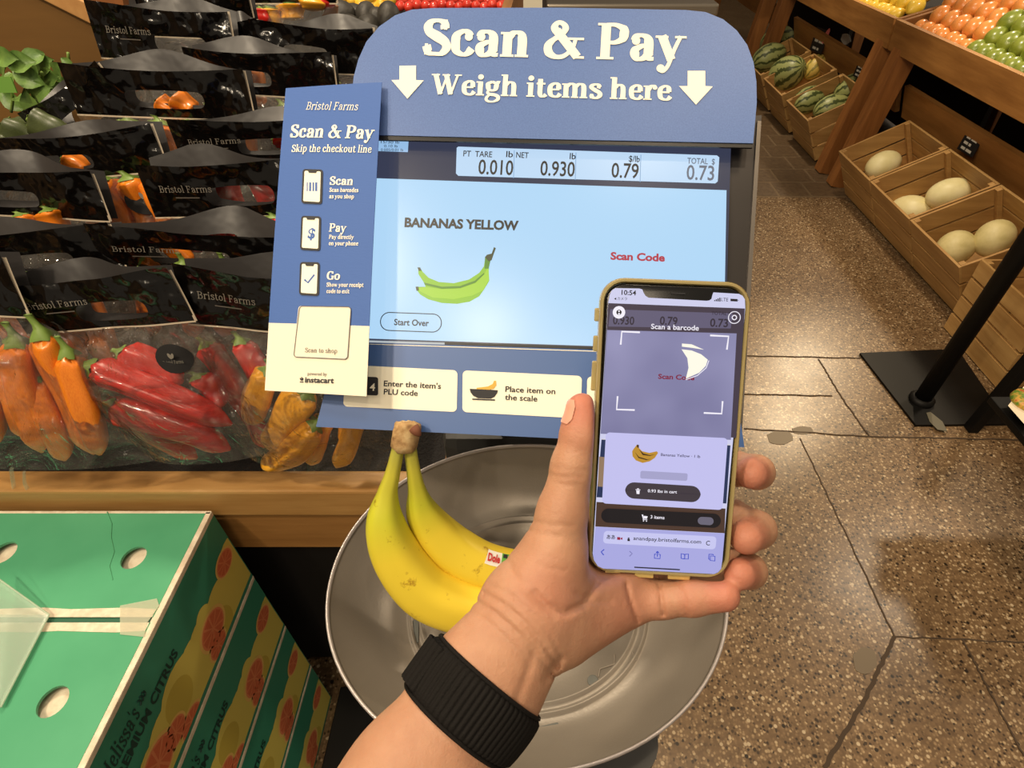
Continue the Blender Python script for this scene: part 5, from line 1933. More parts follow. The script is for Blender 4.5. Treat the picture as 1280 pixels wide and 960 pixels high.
    BAGS.append(root)
    return dict(root=root, pl=pl, w=w, hh=hh, body=body, shear=shear, thick=thick)


def fill(b, key, items, label, group, px=False):
    """items: (s0, t0, s1, t1, radius[, depth offset]) inside the bag: across 0..1, down 0..1"""
    for i, it in enumerate(items):
        s0, t0, s1, t1, r = it[:5]
        off = it[5] if len(it) > 5 else 0.0
        A = b['pl'].P((s0 - .5) * b['w'] + b['shear'] * t0, -b['hh'] / 2 - b['body'] * t0, off)
        B = b['pl'].P((s1 - .5) * b['w'] + b['shear'] * t1, -b['hh'] / 2 - b['body'] * t1, off)
        pepper(key, i, A, B, r, label, group)


def fill_px(b, key, items, label, group):
    for i, (x0, y0, x1, y1, rpx, off) in enumerate(items):
        P0 = b['pl'].P(*b['pl'].ab(x0, y0, off), off); P1 = b['pl'].P(*b['pl'].ab(x1, y1, off), off)
        pepper(key, i, P0, P1, rpx / F * ((P0 - CAM) @ FW), label, group)


# front row
B1 = bag(-82, 352, .585, 215, 70, -3, flare=1.0, thick=.062, label='clear bag of big orange peppers cut off by the left edge in the front row', shear=.035, body=.20, seed=1)
fill_px(B1, 'orange', [(20, 425, 56, 566, 19, .012), (52, 416, 117, 568, 19, .010), (84, 440, 122, 568, 16, .016), (6, 446, 34, 548, 17, .004), (-20, 440, -4, 560, 18, .01), (-50, 450, -40, 560, 18, .0), (44, 470, 78, 575, 15, .002)],
        'long orange pepper inside the clear bag at the left end of the front row', 'orange peppers in the front left bag')
B2 = bag(128, 375, .59, 222, 62, 5, 'clear black-topped bag of long red peppers in the middle of the front row', .075, body=.185, seed=2, oval=(.80, .20, .021), thick=.062, flare=.12)
fill_px(B2, 'red', [(112, 458, 290, 532, 17, .024), (136, 508, 288, 564, 17, .020), (150, 440, 228, 480, 15, .008), (246, 470, 274, 512, 14, .010), (124, 502, 246, 574, 15, .0), (196, 486, 262, 560, 14, -.002)],
        'long red pepper inside the clear black-topped front row bag beside the orange peppers', 'red peppers in the front row bag')
B3 = bag(340, 375, .595, 215, 70, -5, 'clear black-topped bag of yellow-orange peppers partly behind the paper flyer', .045, body=.19, seed=3, thick=.062, flare=.15, hole=(.30, 0))
fill_px(B3, 'yellow', [(338, 462, 318, 532, 17, .012), (384, 490, 336, 562, 18, .018), (396, 530, 324, 582, 16, .022), (450, 500, 418, 584, 13, .014), (408, 520, 392, 582, 14, .004), (440, 480, 436, 560, 14, .0)],
        'yellow-orange pepper inside the clear bag partly behind the paper flyer', 'yellow-orange peppers in the bag behind the flyer')
fill_px(B3, 'red', [(256, 430, 300, 500, 13, -.008), (300, 425, 322, 500, 14, -.012), (280, 470, 330, 560, 13, -.012)], 'dark red pepper at the back of the bag partly behind the paper flyer', 'dark red peppers in the bag behind the flyer')
# second row
B4 = bag(30, 318, .65, 250, 52, 4, 'black bag top at the left of the second row above the orange peppers', 0, body=.17, seed=4, lean=20, logo=False)
fill(B4, 'orange', [(.3, .1, .32, .8, .017), (.5, .05, .52, .8, .018), (.7, .1, .72, .8, .017)], 'orange pepper in the second row bag at the left', 'orange peppers in the left second row bag')
B5 = bag(245, 313, .655, 228, 50, -3, 'black-topped bag with a slot showing orange in the second row behind the red peppers', .02, body=.17, seed=5, hole=(-.02, 0))
fill_px(B5, 'orange', [(205, 300, 240, 330, 11, -.02), (180, 330, 190, 420, 15, .0), (230, 330, 238, 420, 15, 0), (280, 330, 276, 420, 15, 0)], 'orange pepper in the second row bag behind the long red peppers', 'orange peppers in the slotted second row bag')
# third row
B6 = bag(30, 240, .735, 205, 52, -3, 'black-topped bag with a yellow slot opening in the third row at the left edge', .05, body=.16, seed=6, logo=False, oval=None, hole=(-.12, 0))
fill_px(B6, 'orange', [(60, 262, 80, 300, 14, .01), (24, 268, 42, 300, 12, .01)],
        'orange pepper showing below the third row bag top at the left edge', 'orange peppers in the third row bag')
B7 = bag(284, 236, .73, 196, 58, 1, 'black-topped bag of small red peppers in the third row left of the paper flyer', .0, body=.16, seed=7, hole=(.10, 0))
fill_px(B7, 'red', [(266, 284, 262, 306, 12, .012), (300, 292, 298, 312, 11, .014), (326, 284, 330, 310, 11, .014), (342, 270, 348, 306, 14, .006), (240, 290, 246, 316, 11, .0), (282, 276, 286, 300, 10, -.01)],
        'small red pepper in the third row bag left of the paper flyer', 'small red peppers in the third row bag')
# fourth row
B8 = bag(96, 194, .81, 220, 48, 5, 'black-topped bag with a wide slot in the fourth row at the left', .04, body=.15, seed=8, hole=(-.10, 0), logo=False, flare=.35, oval=(.80, .22, .025))
fill_px(B8, 'orange', [(130, 224, 168, 290, 17, .010), (160, 222, 194, 292, 17, .016), (188, 222, 212, 290, 15, .010), (104, 236, 130, 292, 15, .014), (80, 196, 110, 214, 11, -.014)], 'orange pepper in the wide-slotted fourth row bag with a black oval sticker', 'orange peppers in the fourth row')
B8o = B6
B9 = bag(318, 176, .80, 190, 46, 2, 'low black bag top in the fourth row touching the flyer edge', .0, body=.15, seed=9, hole=(.12, 0))
fill(B9, 'red', [(.2, .1, .22, .7, .016), (.45, .1, .47, .7, .017), (.7, .1, .72, .7, .016), (.6, -.2, .75, -.1, .014, -.02)], 'red pepper in the fourth row bag touching the flyer edge', 'red peppers in the fourth row')
# fifth row
B10 = bag(104, 140, .90, 128, 52, 25, 'tilted dark bag of green squash in front of the basil', .0, body=.12, seed=10, logo=False, thick=.05, hole=(.0, 0.0))
fill_px(B10, 'green', [(6, 158, 60, 188, 17, .02), (40, 148, 92, 176, 15, .03), (0, 180, 40, 200, 14, .03)], 'dark green squash in the tilted bag in front of the basil', 'dark green squash in the tilted bag')
B11 = bag(203, 116, .885, 222, 50, -2, 'black-topped bag of orange peppers in the fifth row below the tallest bag', .02, body=.15, seed=11, logo=False, hole=(.03, 0.))
fill_px(B11, 'orange', [(196, 128, 224, 146, 12, -.02), (216, 124, 244, 142, 12, -.018), (160, 150, 170, 200, 16, .0), (200, 152, 206, 204, 17, .006), (240, 150, 246, 200, 15, .0)], 'orange pepper in the fifth row bag seen through its slot or below it', 'orange peppers in the fifth row')
# sixth row
B12 = bag(330, 92, .97, 180, 44, -3, 'black-topped bag crossing behind the top of the paper flyer', .0, body=.14, seed=12, logo=False, hole=(-.15, 0))
fill(B12, 'orange', [(.3, .1, .32, .7, .016), (.6, .1, .62, .7, .017), (.1, .1, .12, .7, .016)], 'orange pepper in the bag behind the top of the flyer', 'orange peppers behind the flyer top')
B13 = bag(207, 44, 1.06, 170, 52, -3, 'tall black-topped bag with a long slot at the top left above the orange peppers', .0, body=.14, seed=13, hole=(.10, -.004))
fill_px(B13, 'orange', [(222, 84, 236, 112, 12, .0), (196, 82, 204, 112, 13, .0), (244, 80, 252, 112, 13, -.004), (150, 84, 160, 116, 12, 0)], 'orange pepper below the tall black bag top at the upper left', 'orange peppers below the tall bag top')
B14 = bag(396, 62, 1.03, 150, 46, -2, 'plain black bag top in the sixth row just left of the blue header sign', .0, body=.12, seed=14, logo=False, hole=(-.1, 0))
fill(B14, 'red', [(.3, .1, .32, .7, .015), (.6, .1, .62, .7, .016)], 'red pepper in the bag just left of the blue header sign', 'red peppers left of the header sign')
B15 = bag(250, 22, 1.16, 140, 40, -2, 'black bag top at the upper edge with red peppers behind', .0, body=.12, seed=15, logo=False, hole=(-.12, -.004))
fill_px(B15, 'red', [(215, 14, 240, 20, 6, -.03), (236, 16, 262, 23, 6, -.03), (222, 8, 246, 12, 5, -.03)], 'small red pepper behind the uppermost black bag top', 'small red peppers at the top edge')
B16 = bag(300, 52, 1.10, 60, 40, 2, 'narrow clear bag with a black oval sticker between the upper bag tops', .0, body=.10, seed=16, logo=False, hole=(.0, 0.), oval=(.5, .2, .022))
fill(B16, 'orange', [(.3, .1, .35, .7, .013), (.65, .1, .6, .7, .013)], 'orange pepper in the narrow bag between the upper bag tops', 'orange peppers in the narrow bag')

# ---------------------------------------------------------------- basil
M_leaf = Mat('basil_leaf', rough=.45).mottled(40, [(.3, (72, 104, 44)), (.7, (118, 150, 72))], 3, bump=.4, dist=.004)
bs_ = thing('basil_bunch', aty(40, 140, 1.02), 'bunch of fresh green basil leaves at the left edge beside the tan bin', 'basil')
rs = random.Random(21)
spots_ = [(6, 72, 22), (24, 78, 24), (40, 72, 20), (52, 82, 24), (34, 96, 26), (12, 100, 24), (60, 98, 22), (72, 88, 18), (28, 118, 26), (50, 116, 24), (14, 126, 20), (66, 112, 20), (40, 132, 22), (78, 104, 14), (2, 88, 18), (84, 78, 10)]
for i, (x, y, r) in enumerate(spots_):
    c = aty(x, y, 1.02 + rs.uniform(-.05, .05))
    L = r / F * ((c - CAM) @ FW) * 1.5
    dirn = N(np.array([rs.uniform(-1, 1), rs.uniform(-.6, .1), rs.uniform(-.7, .8)])); sd = N(np.cross(dirn, np.array([0, -1, .5]))); up_ = np.cross(sd, dirn)
    m = MB()
    V_ = []
    for a in range(9):
        t = a / 8
        wd_ = .36 * L * math.sin(math.pi * min(1, t * .96 + .02)) ** .8
        for b in (-1, -.5, 0, .5, 1):
            V_.append(c + dirn * (t - .5) * L + sd * b * wd_ + up_ * (-.25 * L * (t - .4) ** 2 * 2 + .10 * L * b * b + .02 * L * math.sin(a * 2.2) * abs(b)))
    m.add(V_, [(a * 5 + b, a * 5 + b + 1, a * 5 + b + 6, a * 5 + b + 5) for a in range(8) for b in range(4)])
    m.build('leaf', M_leaf, bs_, smooth=True)
m = MB()
for x0, y0, x1, y1 in ((30, 140, 34, 96), (50, 140, 52, 90), (14, 140, 12, 104), (83, 120, 85, 66)):
    m.tube(catmull([aty(x0, y0, 1.03), aty((x0 + x1) / 2 + 3, (y0 + y1) / 2, 1.02), aty(x1, y1, 1.01)], 4), .0022, 6)
m.build('stem', M_stem, bs_, smooth=True)
m = MB(); c = aty(8, 106, .97); m.beam(c + (-.02, 0, 0), c + (.012, 0, 0), .002, .022, (0, .2, 1)); m.build('price_label', Mat('label_green', (104, 150, 60), .5), bs_)

# ---------------------------------------------------------------- loose produce beyond the bags
M_avo = Mat('avocado_skin', rough=.55).mottled(60, [(.3, (34, 32, 28)), (.7, (58, 54, 48))], 4, bump=.6, dist=.003)


def blob(name, c, r, mat, label, cat, group, sx=1.0, sz=1.0, rot=0.0, ribs=0, rib=.0, stem=None, mesh=None):
    if mesh is None:
        n, K = 20, 12
        V_, F_ = [], []
        for j in range(K + 1):
            ph_ = math.pi * j / K
            for k in range(n):
                th = 2 * math.pi * k / n
                f = 1 + rib * math.cos(ribs * th) * math.sin(ph_) if ribs else 1
                V_.append((r * f * math.sin(ph_) * math.cos(th), r * f * math.sin(ph_) * math.sin(th), r * sz * math.cos(ph_)))
        F_ = [(j * n + k, (j + 1) * n + k, (j + 1) * n + (k + 1) % n, j * n + (k + 1) % n) for j in range(K) for k in range(n)]
        mesh = bpy.data.meshes.new(name); mesh.from_pydata(V_, [], F_); mesh.polygons.foreach_set('use_smooth', [True] * len(F_)); mesh.materials.append(mat.m)
    o = bpy.data.objects.new(name, mesh); COL.objects.link(o)
    o.location = tuple(c); o.rotation_euler = rot if isinstance(rot, tuple) else (0, rot, 0)
    tag(o, label, cat, group)
    return o


for i, (x, y, rx) in enumerate(((432, 34, 16), (424, 14, 16), (444, 20, 17), (462, 30, 15), (474, 22, 14), (448, 42, 14), (486, 16, 13), (458, 12, 12))):
    c = aty(x, y + 6, 1.36 + .03 * (i % 3)); blob('avocado', c, rx * 1.1 / F * ((c - CAM) @ FW), M_avo, 'dark avocado in the pile left of the blue header sign', 'avocado', 'avocados behind the bags', sz=1.3, rot=(.6 * i, 1.0 + .4 * i, .3))
M_ysq = Mat('small_yellow_squash', rough=.3, coat=.3).mottled(40, [(.3, (236, 176, 40)), (.7, (248, 206, 72))], 3)
for i, (x, y, rx) in enumerate(((440, 1, 9), (452, 5, 10), (468, 9, 10), (478, 7, 9), (486, 0, 9), (462, -4, 9), (430, -4, 9))):
    c = aty(x, y, 1.62); blob('yellow_pepper', c, rx / F * ((c - CAM) @ FW), M_ysq, 'small yellow pepper beyond the avocados at the top edge', 'pepper', 'small yellow peppers at the top edge', sz=.9, ribs=4, rib=.08, rot=(.5 * i, .4 * i, 0))
M_tom = Mat('tomato_red', rough=.2, coat=.5).mottled(40, [(.3, (196, 44, 36)), (.7, (222, 70, 52))], 3)
k = 0
for row in range(3):
    for i in range(14):
        x, y = 490 + i * 10.5 + (row % 2) * 5, 6 - row * 7 + (i % 3) * 1.5
        c = aty(x, y, 1.75 + row * .05); blob('tomato', c, 6.2 / F * ((c - CAM) @ FW), M_tom, 'small red tomato behind the top edge of the blue header sign', 'tomato', 'red tomatoes behind the header sign', sz=.92, rot=(.3 * i, .5 * row, 0))
# net bag with mixed yellow and red peppers
nb = bag(366, -10, 1.28, 110, 22, 0, 'clear bag of mixed yellow and red peppers at the top edge beside the avocados', 0, body=.11, seed=31, logo=False, hole=(0, 0), thick=.04, back=False)
fill_px(nb, 'yellow', [(338, 10, 342, 34, 17, .0), (362, 4, 366, 26, 14, .0), (384, -4, 386, 14, 15, 0)], 'yellow pepper in the mixed bag at the top edge', 'yellow peppers in the mixed bag')
fill_px(nb, 'red', [(326, 10, 328, 30, 9, .014), (400, -2, 402, 12, 10, 0)], 'red pepper in the mixed bag at the top edge', 'red peppers in the mixed bag')
# tan paper sheet standing behind the black bag tops
m = MB()
c_ = [aty(x, y, 1.30) for x, y in ((396, 34), (420, 36), (422, 8), (410, 4))]
m.hexa([c_[0], c_[1], c_[1] + (0, .006, 0), c_[0] + (0, .006, 0), c_[3], c_[2], c_[2] + (0, .006, 0), c_[3] + (0, .006, 0)])
o = m.build('divider_card', Mat('tan_card', (150, 100, 58), .6), None, loc=c_[0]); tag(o, 'brown divider card between the mixed pepper bag and the avocados', 'divider')

# clear clip on the front rail
m = MB()
for x0 in (0,):
    c = [aty(x, y, .520) for x, y in ((14, 586), (16, 600), (19, 612), (30, 620), (48, 621))]
    m.tube(catmull(c, 4), .0035, 8, squash=.5)
    c = [aty(x, y, .518) for x, y in ((30, 590), (31, 604), (36, 612), (48, 617))]
    m.tube(catmull(c, 4), .003, 8, squash=.5)
o = m.build('rail_clip', M_acr, None, smooth=True, loc=aty(24, 600, .52)); tag(o, 'clear plastic clip hooked over the honey coloured rail at the left edge', 'clip')

# ================================================================ right-hand fruit tables
M_tw = wood('table_wood', (146, 98, 46), (178, 126, 66), 'y', .5)
M_tl = wood('table_leg_wood', (134, 84, 40), (170, 112, 58), 'z', .5)
M_tx = wood('table_wood_cross', (128, 80, 38), (160, 106, 54), 'x', .5)
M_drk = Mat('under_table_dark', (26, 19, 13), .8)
DS = .30                                   # slope of the deck


def table(y0, y1, label, legs):
    t = thing('fruit_table', (2.3, (y0 + y1) / 2, 0), label, 'table', 'sloping fruit tables')
    m = MB()
    m.hexa([(1.865, y0, .700), (1.895, y0, .700), (1.895, y1, .700), (1.865, y1, .700), (1.852, y0, .838), (1.882, y0, .838), (1.882, y1, .838), (1.852, y1, .838)])
    m.build('front_apron', M_tw, t)
    for y in (y0, y1 - .025):
        m = MB()
        m.hexa([(1.883, y, .70), (2.9, y, .95), (2.9, y + .025, .95), (1.883, y + .025, .70), (1.883, y, .836), (2.9, y, .836 + DS), (2.9, y + .025, .836 + DS), (1.883, y + .025, .836)])
        m.build('end_apron', M_tx, t)
    m = MB()
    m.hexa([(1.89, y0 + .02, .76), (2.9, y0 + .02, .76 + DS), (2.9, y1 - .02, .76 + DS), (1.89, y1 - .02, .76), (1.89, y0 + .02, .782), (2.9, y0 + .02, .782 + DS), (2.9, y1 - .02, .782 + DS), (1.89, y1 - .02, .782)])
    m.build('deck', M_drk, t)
    for y in legs:
        m = MB(); m.beam((1.805, y, 0), (1.915, y, .72), .105, .085, (0, 1, 0), bevel=.004); m.build('leg', M_tl, t)
        m = MB(); m.beam((2.75, y, 0), (2.65, y, .95), .085, .085, (0, 1, 0), bevel=.004); m.build('leg', M_tl, t)
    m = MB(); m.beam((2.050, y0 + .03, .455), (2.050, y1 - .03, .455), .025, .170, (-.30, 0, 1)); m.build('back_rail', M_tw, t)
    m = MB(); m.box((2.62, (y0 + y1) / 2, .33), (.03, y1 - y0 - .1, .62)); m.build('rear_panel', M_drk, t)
    if y0 < 2:
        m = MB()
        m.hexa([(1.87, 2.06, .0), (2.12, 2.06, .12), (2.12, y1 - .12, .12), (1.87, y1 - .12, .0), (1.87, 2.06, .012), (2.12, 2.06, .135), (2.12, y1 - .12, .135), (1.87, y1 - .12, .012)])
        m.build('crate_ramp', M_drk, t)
    return t


table(1.2, 3.45, 'wooden fruit table nearest on the right, holding orange and green fruit', (3.36, 1.4))
table(3.47, 5.28, 'second wooden fruit table along the aisle, holding lemons above the watermelon crates', (3.56, 5.19))
table(5.46, 7.2, 'farthest wooden fruit table at the top of the aisle beside the blue header sign', (5.58, 7.1))

# ---------------------------------------------------------------- crates
M_cr = wood('crate_pine', (178, 136, 78), (208, 168, 106), 'y', .55)
M_crx = wood('crate_pine_cross', (172, 130, 74), (204, 162, 100), 'x', .55)
T27 = R(27)
CA = np.array([0, 1.0, 0]); CB = np.array([math.cos(T27), 0, math.sin(T27)]); CC = np.array([-math.sin(T27), 0, math.cos(T27)])


def crate(org, A, Bv, Cv, wA, wB, hC, label, group, nsl=3):
    """org: lower front corner; A along the front, Bv to the back, Cv up"""
    org = np.asarray(org, float)
    r = thing('wooden_crate', org + A * wA / 2 + Bv * wB / 2, label, 'crate', group)
    P = lambda a, b, c: org + A * a + Bv * b + Cv * c
    sh = hC / nsl
    th = .010
    ax = np.array([A, Bv, Cv])
    for k in range(nsl):
        c = sh * (k + .5)
        for b in (th / 2, wB - th / 2):
            m = MB(); m.box(P(wA / 2, b, c), (wA, th, sh - .010), ax, bevel=.0012); m.build('slat', M_cr, r)
        for a in (th / 2 + .0, wA - th / 2):
            m = MB(); m.box(P(a, wB / 2, c), (th, wB - 2 * th, sh - .010), ax, bevel=.0012); m.build('slat', M_crx, r)
    for a in (.022, wA - .022):
        for b in (.022, wB - .022):
            m = MB(); m.box(P(a, b, hC / 2 - .002), (.022, .022, hC - .006), ax, bevel=.002); m.build('corner_post', M_crx, r)
    m = MB(); m.box(P(wA / 2, wB / 2, .006), (wA - .02, wB - .02, .010), ax); m.build('bottom_board', M_crx, r)
    return r, P


TOPF = np.array([1.665, 0, .262])
HC = .285


def tilt_crate(y0, w, label, group):
    org = TOPF + np.array([0, y0, 0]) - CC * HC
    return crate(org, CA, CB, CC, w, .36, HC, label, group)


crA = tilt_crate(2.815, .395, 'tilted pine crate with one pale melon, farthest of the three pale melon crates', 'tilted pine crates')
crB = tilt_crate(2.40, .405, 'tilted pine crate with two pale melons, middle of the three pale melon crates', 'tilted pine crates')
crC = tilt_crate(1.985, .405, 'tilted pine crate with two melons, nearest of the three pale melon crates', 'tilted pine crates')
crW3 = tilt_crate(3.70, .41, 'tilted pine crate of watermelons, nearest watermelon crate by the table leg', 'tilted pine crates')
crW2 = tilt_crate(4.21, .42, 'tilted pine crate with one big watermelon and a yellow one, middle watermelon crate', 'tilted pine crates')
crW1 = tilt_crate(4.70, .42, 'tilted pine crate with two striped watermelons, farthest watermelon crate', 'tilted pine crates')
for y0 in (3.70, 4.21, 4.70):
    o_ = TOPF + np.array([.262, y0 + .015, -.262])
    r, P = crate(o_ + (.0, 0, 0), CA, np.array([1.0, 0, 0]), np.array([0, 0, 1.0]), .38, .20, .055, {3.70: 'empty low crate under the nearest watermelon crate', 4.21: 'empty low crate under the middle watermelon crate', 4.70: 'empty low crate under the farthest watermelon crate'}[y0], 'low support crates', 1)
crD = crate([1.70, 1.565, 0.0], CA, np.array([1.0, 0, 0]), np.array([-.03, 0, 1.0]), .37, .33, .33, 'upright slatted pine crate behind the black sign post at the right edge', 'upright crates', 4)

# ---------------------------------------------------------------- melons
def melon_mesh(mat, lx, ly):
    n, K = 28, 18
    V_ = []
    for j in range(K + 1):
        ph_ = math.pi * j / K
        for k in range(n):
            th = 2 * math.pi * k / n
            V_.append((ly * math.sin(ph_) * math.cos(th), ly * math.sin(ph_) * math.sin(th), lx * math.cos(ph_)))
    F_ = [(j * n + k, (j + 1) * n + k, (j + 1) * n + (k + 1) % n, j * n + (k + 1) % n) for j in range(K) for k in range(n)]
    me = bpy.data.meshes.new('melon'); me.from_pydata(V_, [], F_); me.polygons.foreach_set('use_smooth', [True] * len(F_)); me.materials.append(mat.m)
    return me


M_hon = Mat('melon_pale', rough=.45).mottled(14, [(.3, (222, 210, 150)), (.7, (238, 228, 178))], 4, bump=.1)
M_tan = Mat('melon_tan_green', rough=.5).mottled(20, [(.3, (190, 176, 118)), (.7, (214, 200, 146))], 4, bump=.2)


def striped(name, c1, c2):
    m = Mat(name, rough=.4)
    sx = m.node('ShaderNodeTexCoord'); sp = m.node('ShaderNodeSeparateXYZ'); m.link(sx.outputs['Object'], sp.inputs[0])
    at2 = m.node('ShaderNodeMath', operation='ARCTAN2'); m.link(sp.outputs[1], at2.inputs[0]); m.link(sp.outputs[0], at2.inputs[1])
    nz = m.node('ShaderNodeMath', operation='MULTIPLY_ADD'); m.link(m.noise(26, 4), nz.inputs[0]); nz.inputs[1].default_value = .9
    m.link(at2.outputs[0], nz.inputs[2])
    mu = m.node('ShaderNodeMath', operation='MULTIPLY'); m.link(nz.outputs[0], mu.inputs[0]); mu.inputs[1].default_value = 9
    si = m.node('ShaderNodeMath', operation='SINE'); m.link(mu.outputs[0], si.inputs[0])
    ma = m.node('ShaderNodeMath', operation='MULTIPLY_ADD'); m.link(si.outputs[0], ma.inputs[0]); ma.inputs[1].default_value = .5; ma.inputs[2].default_value = .5
    m.color(m.ramp(ma.outputs[0], [(.22, c1), (.42, c2)]))
    return m


M_wm = striped('watermelon_rind', (70, 80, 40), (156, 162, 100))
M_wy = striped('yellow_watermelon_rind', (150, 138, 60), (216, 190, 96))


def melon(mesh_, name, px, crt_y, r, axis, label, group, c=.17, k=1.0):
    """rests inside the tilted crate: plane at height c above the crate floor"""
    pl = Plane3(TOPF - CC * (HC - c), CA, CB)
    a, b = pl.ab(*px)
    o = bpy.data.objects.new(name, mesh_); COL.objects.link(o)
    o.scale = (k, k, k)
    o.location = tuple(pl.P(a, b)); o.rotation_euler = Vector(N(axis)).to_track_quat('Z', 'X').to_euler()
    tag(o, label, 'watermelon' if 'water' in name else 'melon', group)
    return o


mh = melon_mesh(M_hon, .096, .070)
mt_ = melon_mesh(M_tan, .086, .072)
mw = melon_mesh(M_wm, .122, .088)
mwy = melon_mesh(M_wy, .092, .070)
melon(mh, 'pale_melon', (1104, 206), 0, 0, (1, .25, .35), 'pale cream melon lying alone in the farthest pale melon crate', None, .13)
melon(mh, 'pale_melon', (1186, 242), 0, 0, (1, -.2, .45), 'large pale melon at the back of the middle melon crate', None, .14)
melon(mh, 'pale_melon', (1138, 262), 0, 0, (.8, -.8, .3), 'pale melon low at the front of the middle melon crate', None, .08)
melon(mt_, 'tan_melon', (1194, 310), 0, 0, (.8, .5, .3), 'tan-green melon at the front of the nearest pale melon crate', None, .15)
melon(mt_, 'tan_melon', (1243, 298), 0, 0, (.7, .5, .5), 'tan-green melon at the back of the nearest pale melon crate', None, .15)
melon(mw, 'watermelon', (1011, 125), 0, 0, (.95, .3, .3), 'striped watermelon lying at the left front of the nearest watermelon crate', None, .20, .94)
melon(mw, 'watermelon', (1039, 135), 0, 0, (.95, .1, .3), 'striped watermelon at the near right of the nearest watermelon crate', None, .17, .92)
melon(mw, 'watermelon', (1067, 110), 0, 0, (.9, -.1, .5), 'striped watermelon at the back of the nearest watermelon crate', None, .17)
melon(mw, 'watermelon', (983, 92), 0, 0, (.4, -.9, .6), 'big round striped watermelon in the middle watermelon crate', None, .22, 1.28)
melon(mwy, 'yellow_watermelon', (1019, 84), 0, 0, (.6, .2, .7), 'yellow striped melon at the back of the middle watermelon crate', None, .19)
melon(mw, 'watermelon', (961, 72), 0, 0, (.9, .2, .3), 'striped watermelon with a small sticker at the front of the farthest watermelon crate', None, .24, 1.12)
melon(mw, 'watermelon', (971, 50), 0, 0, (.9, .2, .3), 'striped watermelon behind the other in the farthest watermelon crate', None, .24, 1.12)

# ---------------------------------------------------------------- fruit on the tables
M_orf = Mat('orange_fruit', rough=.28, coat=.3).mottled(18, [(.3, (212, 124, 50)), (.7, (232, 158, 84))], 4)
M_grf = Mat('green_fruit', rough=.3, coat=.25).mottled(16, [(.3, (96, 112, 30)), (.7, (146, 154, 54))], 4)
M_lem = Mat('lemon_fruit', rough=.35, coat=.2).mottled(18, [(.3, (228, 184, 44)), (.7, (242, 206, 78))], 4)


def fruit_mesh(mat, r, el, nip=0.0):
    n, K = 20, 14
    V_ = []
    for j in range(K + 1):
        ph_ = math.pi * j / K
        for k in range(n):
            th = 2 * math.pi * k / n
            z = r * el * math.cos(ph_) * (1 + nip * abs(math.cos(ph_)) ** 8)
            V_.append((r * math.sin(ph_) * math.cos(th), r * math.sin(ph_) * math.sin(th), z))
    F_ = [(j * n + k, (j + 1) * n + k, (j + 1) * n + (k + 1) % n, j * n + (k + 1) % n) for j in range(K) for k in range(n)]
    me = bpy.data.meshes.new('fruit'); me.from_pydata(V_, [], F_); me.polygons.foreach_set('use_smooth', [True] * len(F_)); me.materials.append(mat.m)
    return me


FM = {'orange': (fruit_mesh(M_orf, .042, 1.18), 'orange', 'orange fruit in the neat rows on the nearest fruit table', 'orange fruit on the nearest table'),
      'green': (fruit_mesh(M_grf, .043, 1.2), 'green_citrus', 'green oval fruit in the rows nearest the right edge of the fruit table', 'green fruit on the nearest table'),
      'lemon': (fruit_mesh(M_lem, .040, 1.2, .22), 'lemon', 'yellow lemon piled on the second fruit table', 'lemons on the second table')}
rs = random.Random(4)
lim = lambda x, y: 2.93 + .0 * x
for ib in range(9):
    small = ib == 0
    sp_y = .068 if small else .090
    for ia in range(44):
        y = 1.9 + ia * sp_y + (ib % 2) * .045
        if y > 5.0 or 3.36 < y < 3.56: continue
        x = 1.925 if small else 1.925 + .000 + ib * .062
        z = .782 + DS * (x - 1.89) + (.034 if small else .036 + ib * .030)
        p = np.array([x, y, z])
        X_, Y_, _ = px_of(p[None])
        if not (1050 < X_[0] < 1300 and -22 < Y_[0] < 135): continue
        key = 'lemon' if y > 3.5 else ('orange' if y > 2.86 + .30 * (x - 1.9) else 'green')
        me, nm, lab, grp = FM[key]
        o = bpy.data.objects.new(nm, me); COL.objects.link(o)
        o.location = (x + rs.uniform(-.005, .005), y + rs.uniform(-.006, .006), z + rs.uniform(-.004, .004))
        k_ = (.84 if small else 1.06) * rs.uniform(.94, 1.06)
        o.scale = (k_, k_, k_)
        d_ = Vector((.75, rs.uniform(-.3, .5), .55 + rs.uniform(-.2, .2)))
        o.rotation_euler = d_.to_track_quat('Z', 'X').to_euler()
        tag(o, lab, {'orange': 'orange', 'green': 'fruit', 'lemon': 'lemon'}[key], grp)

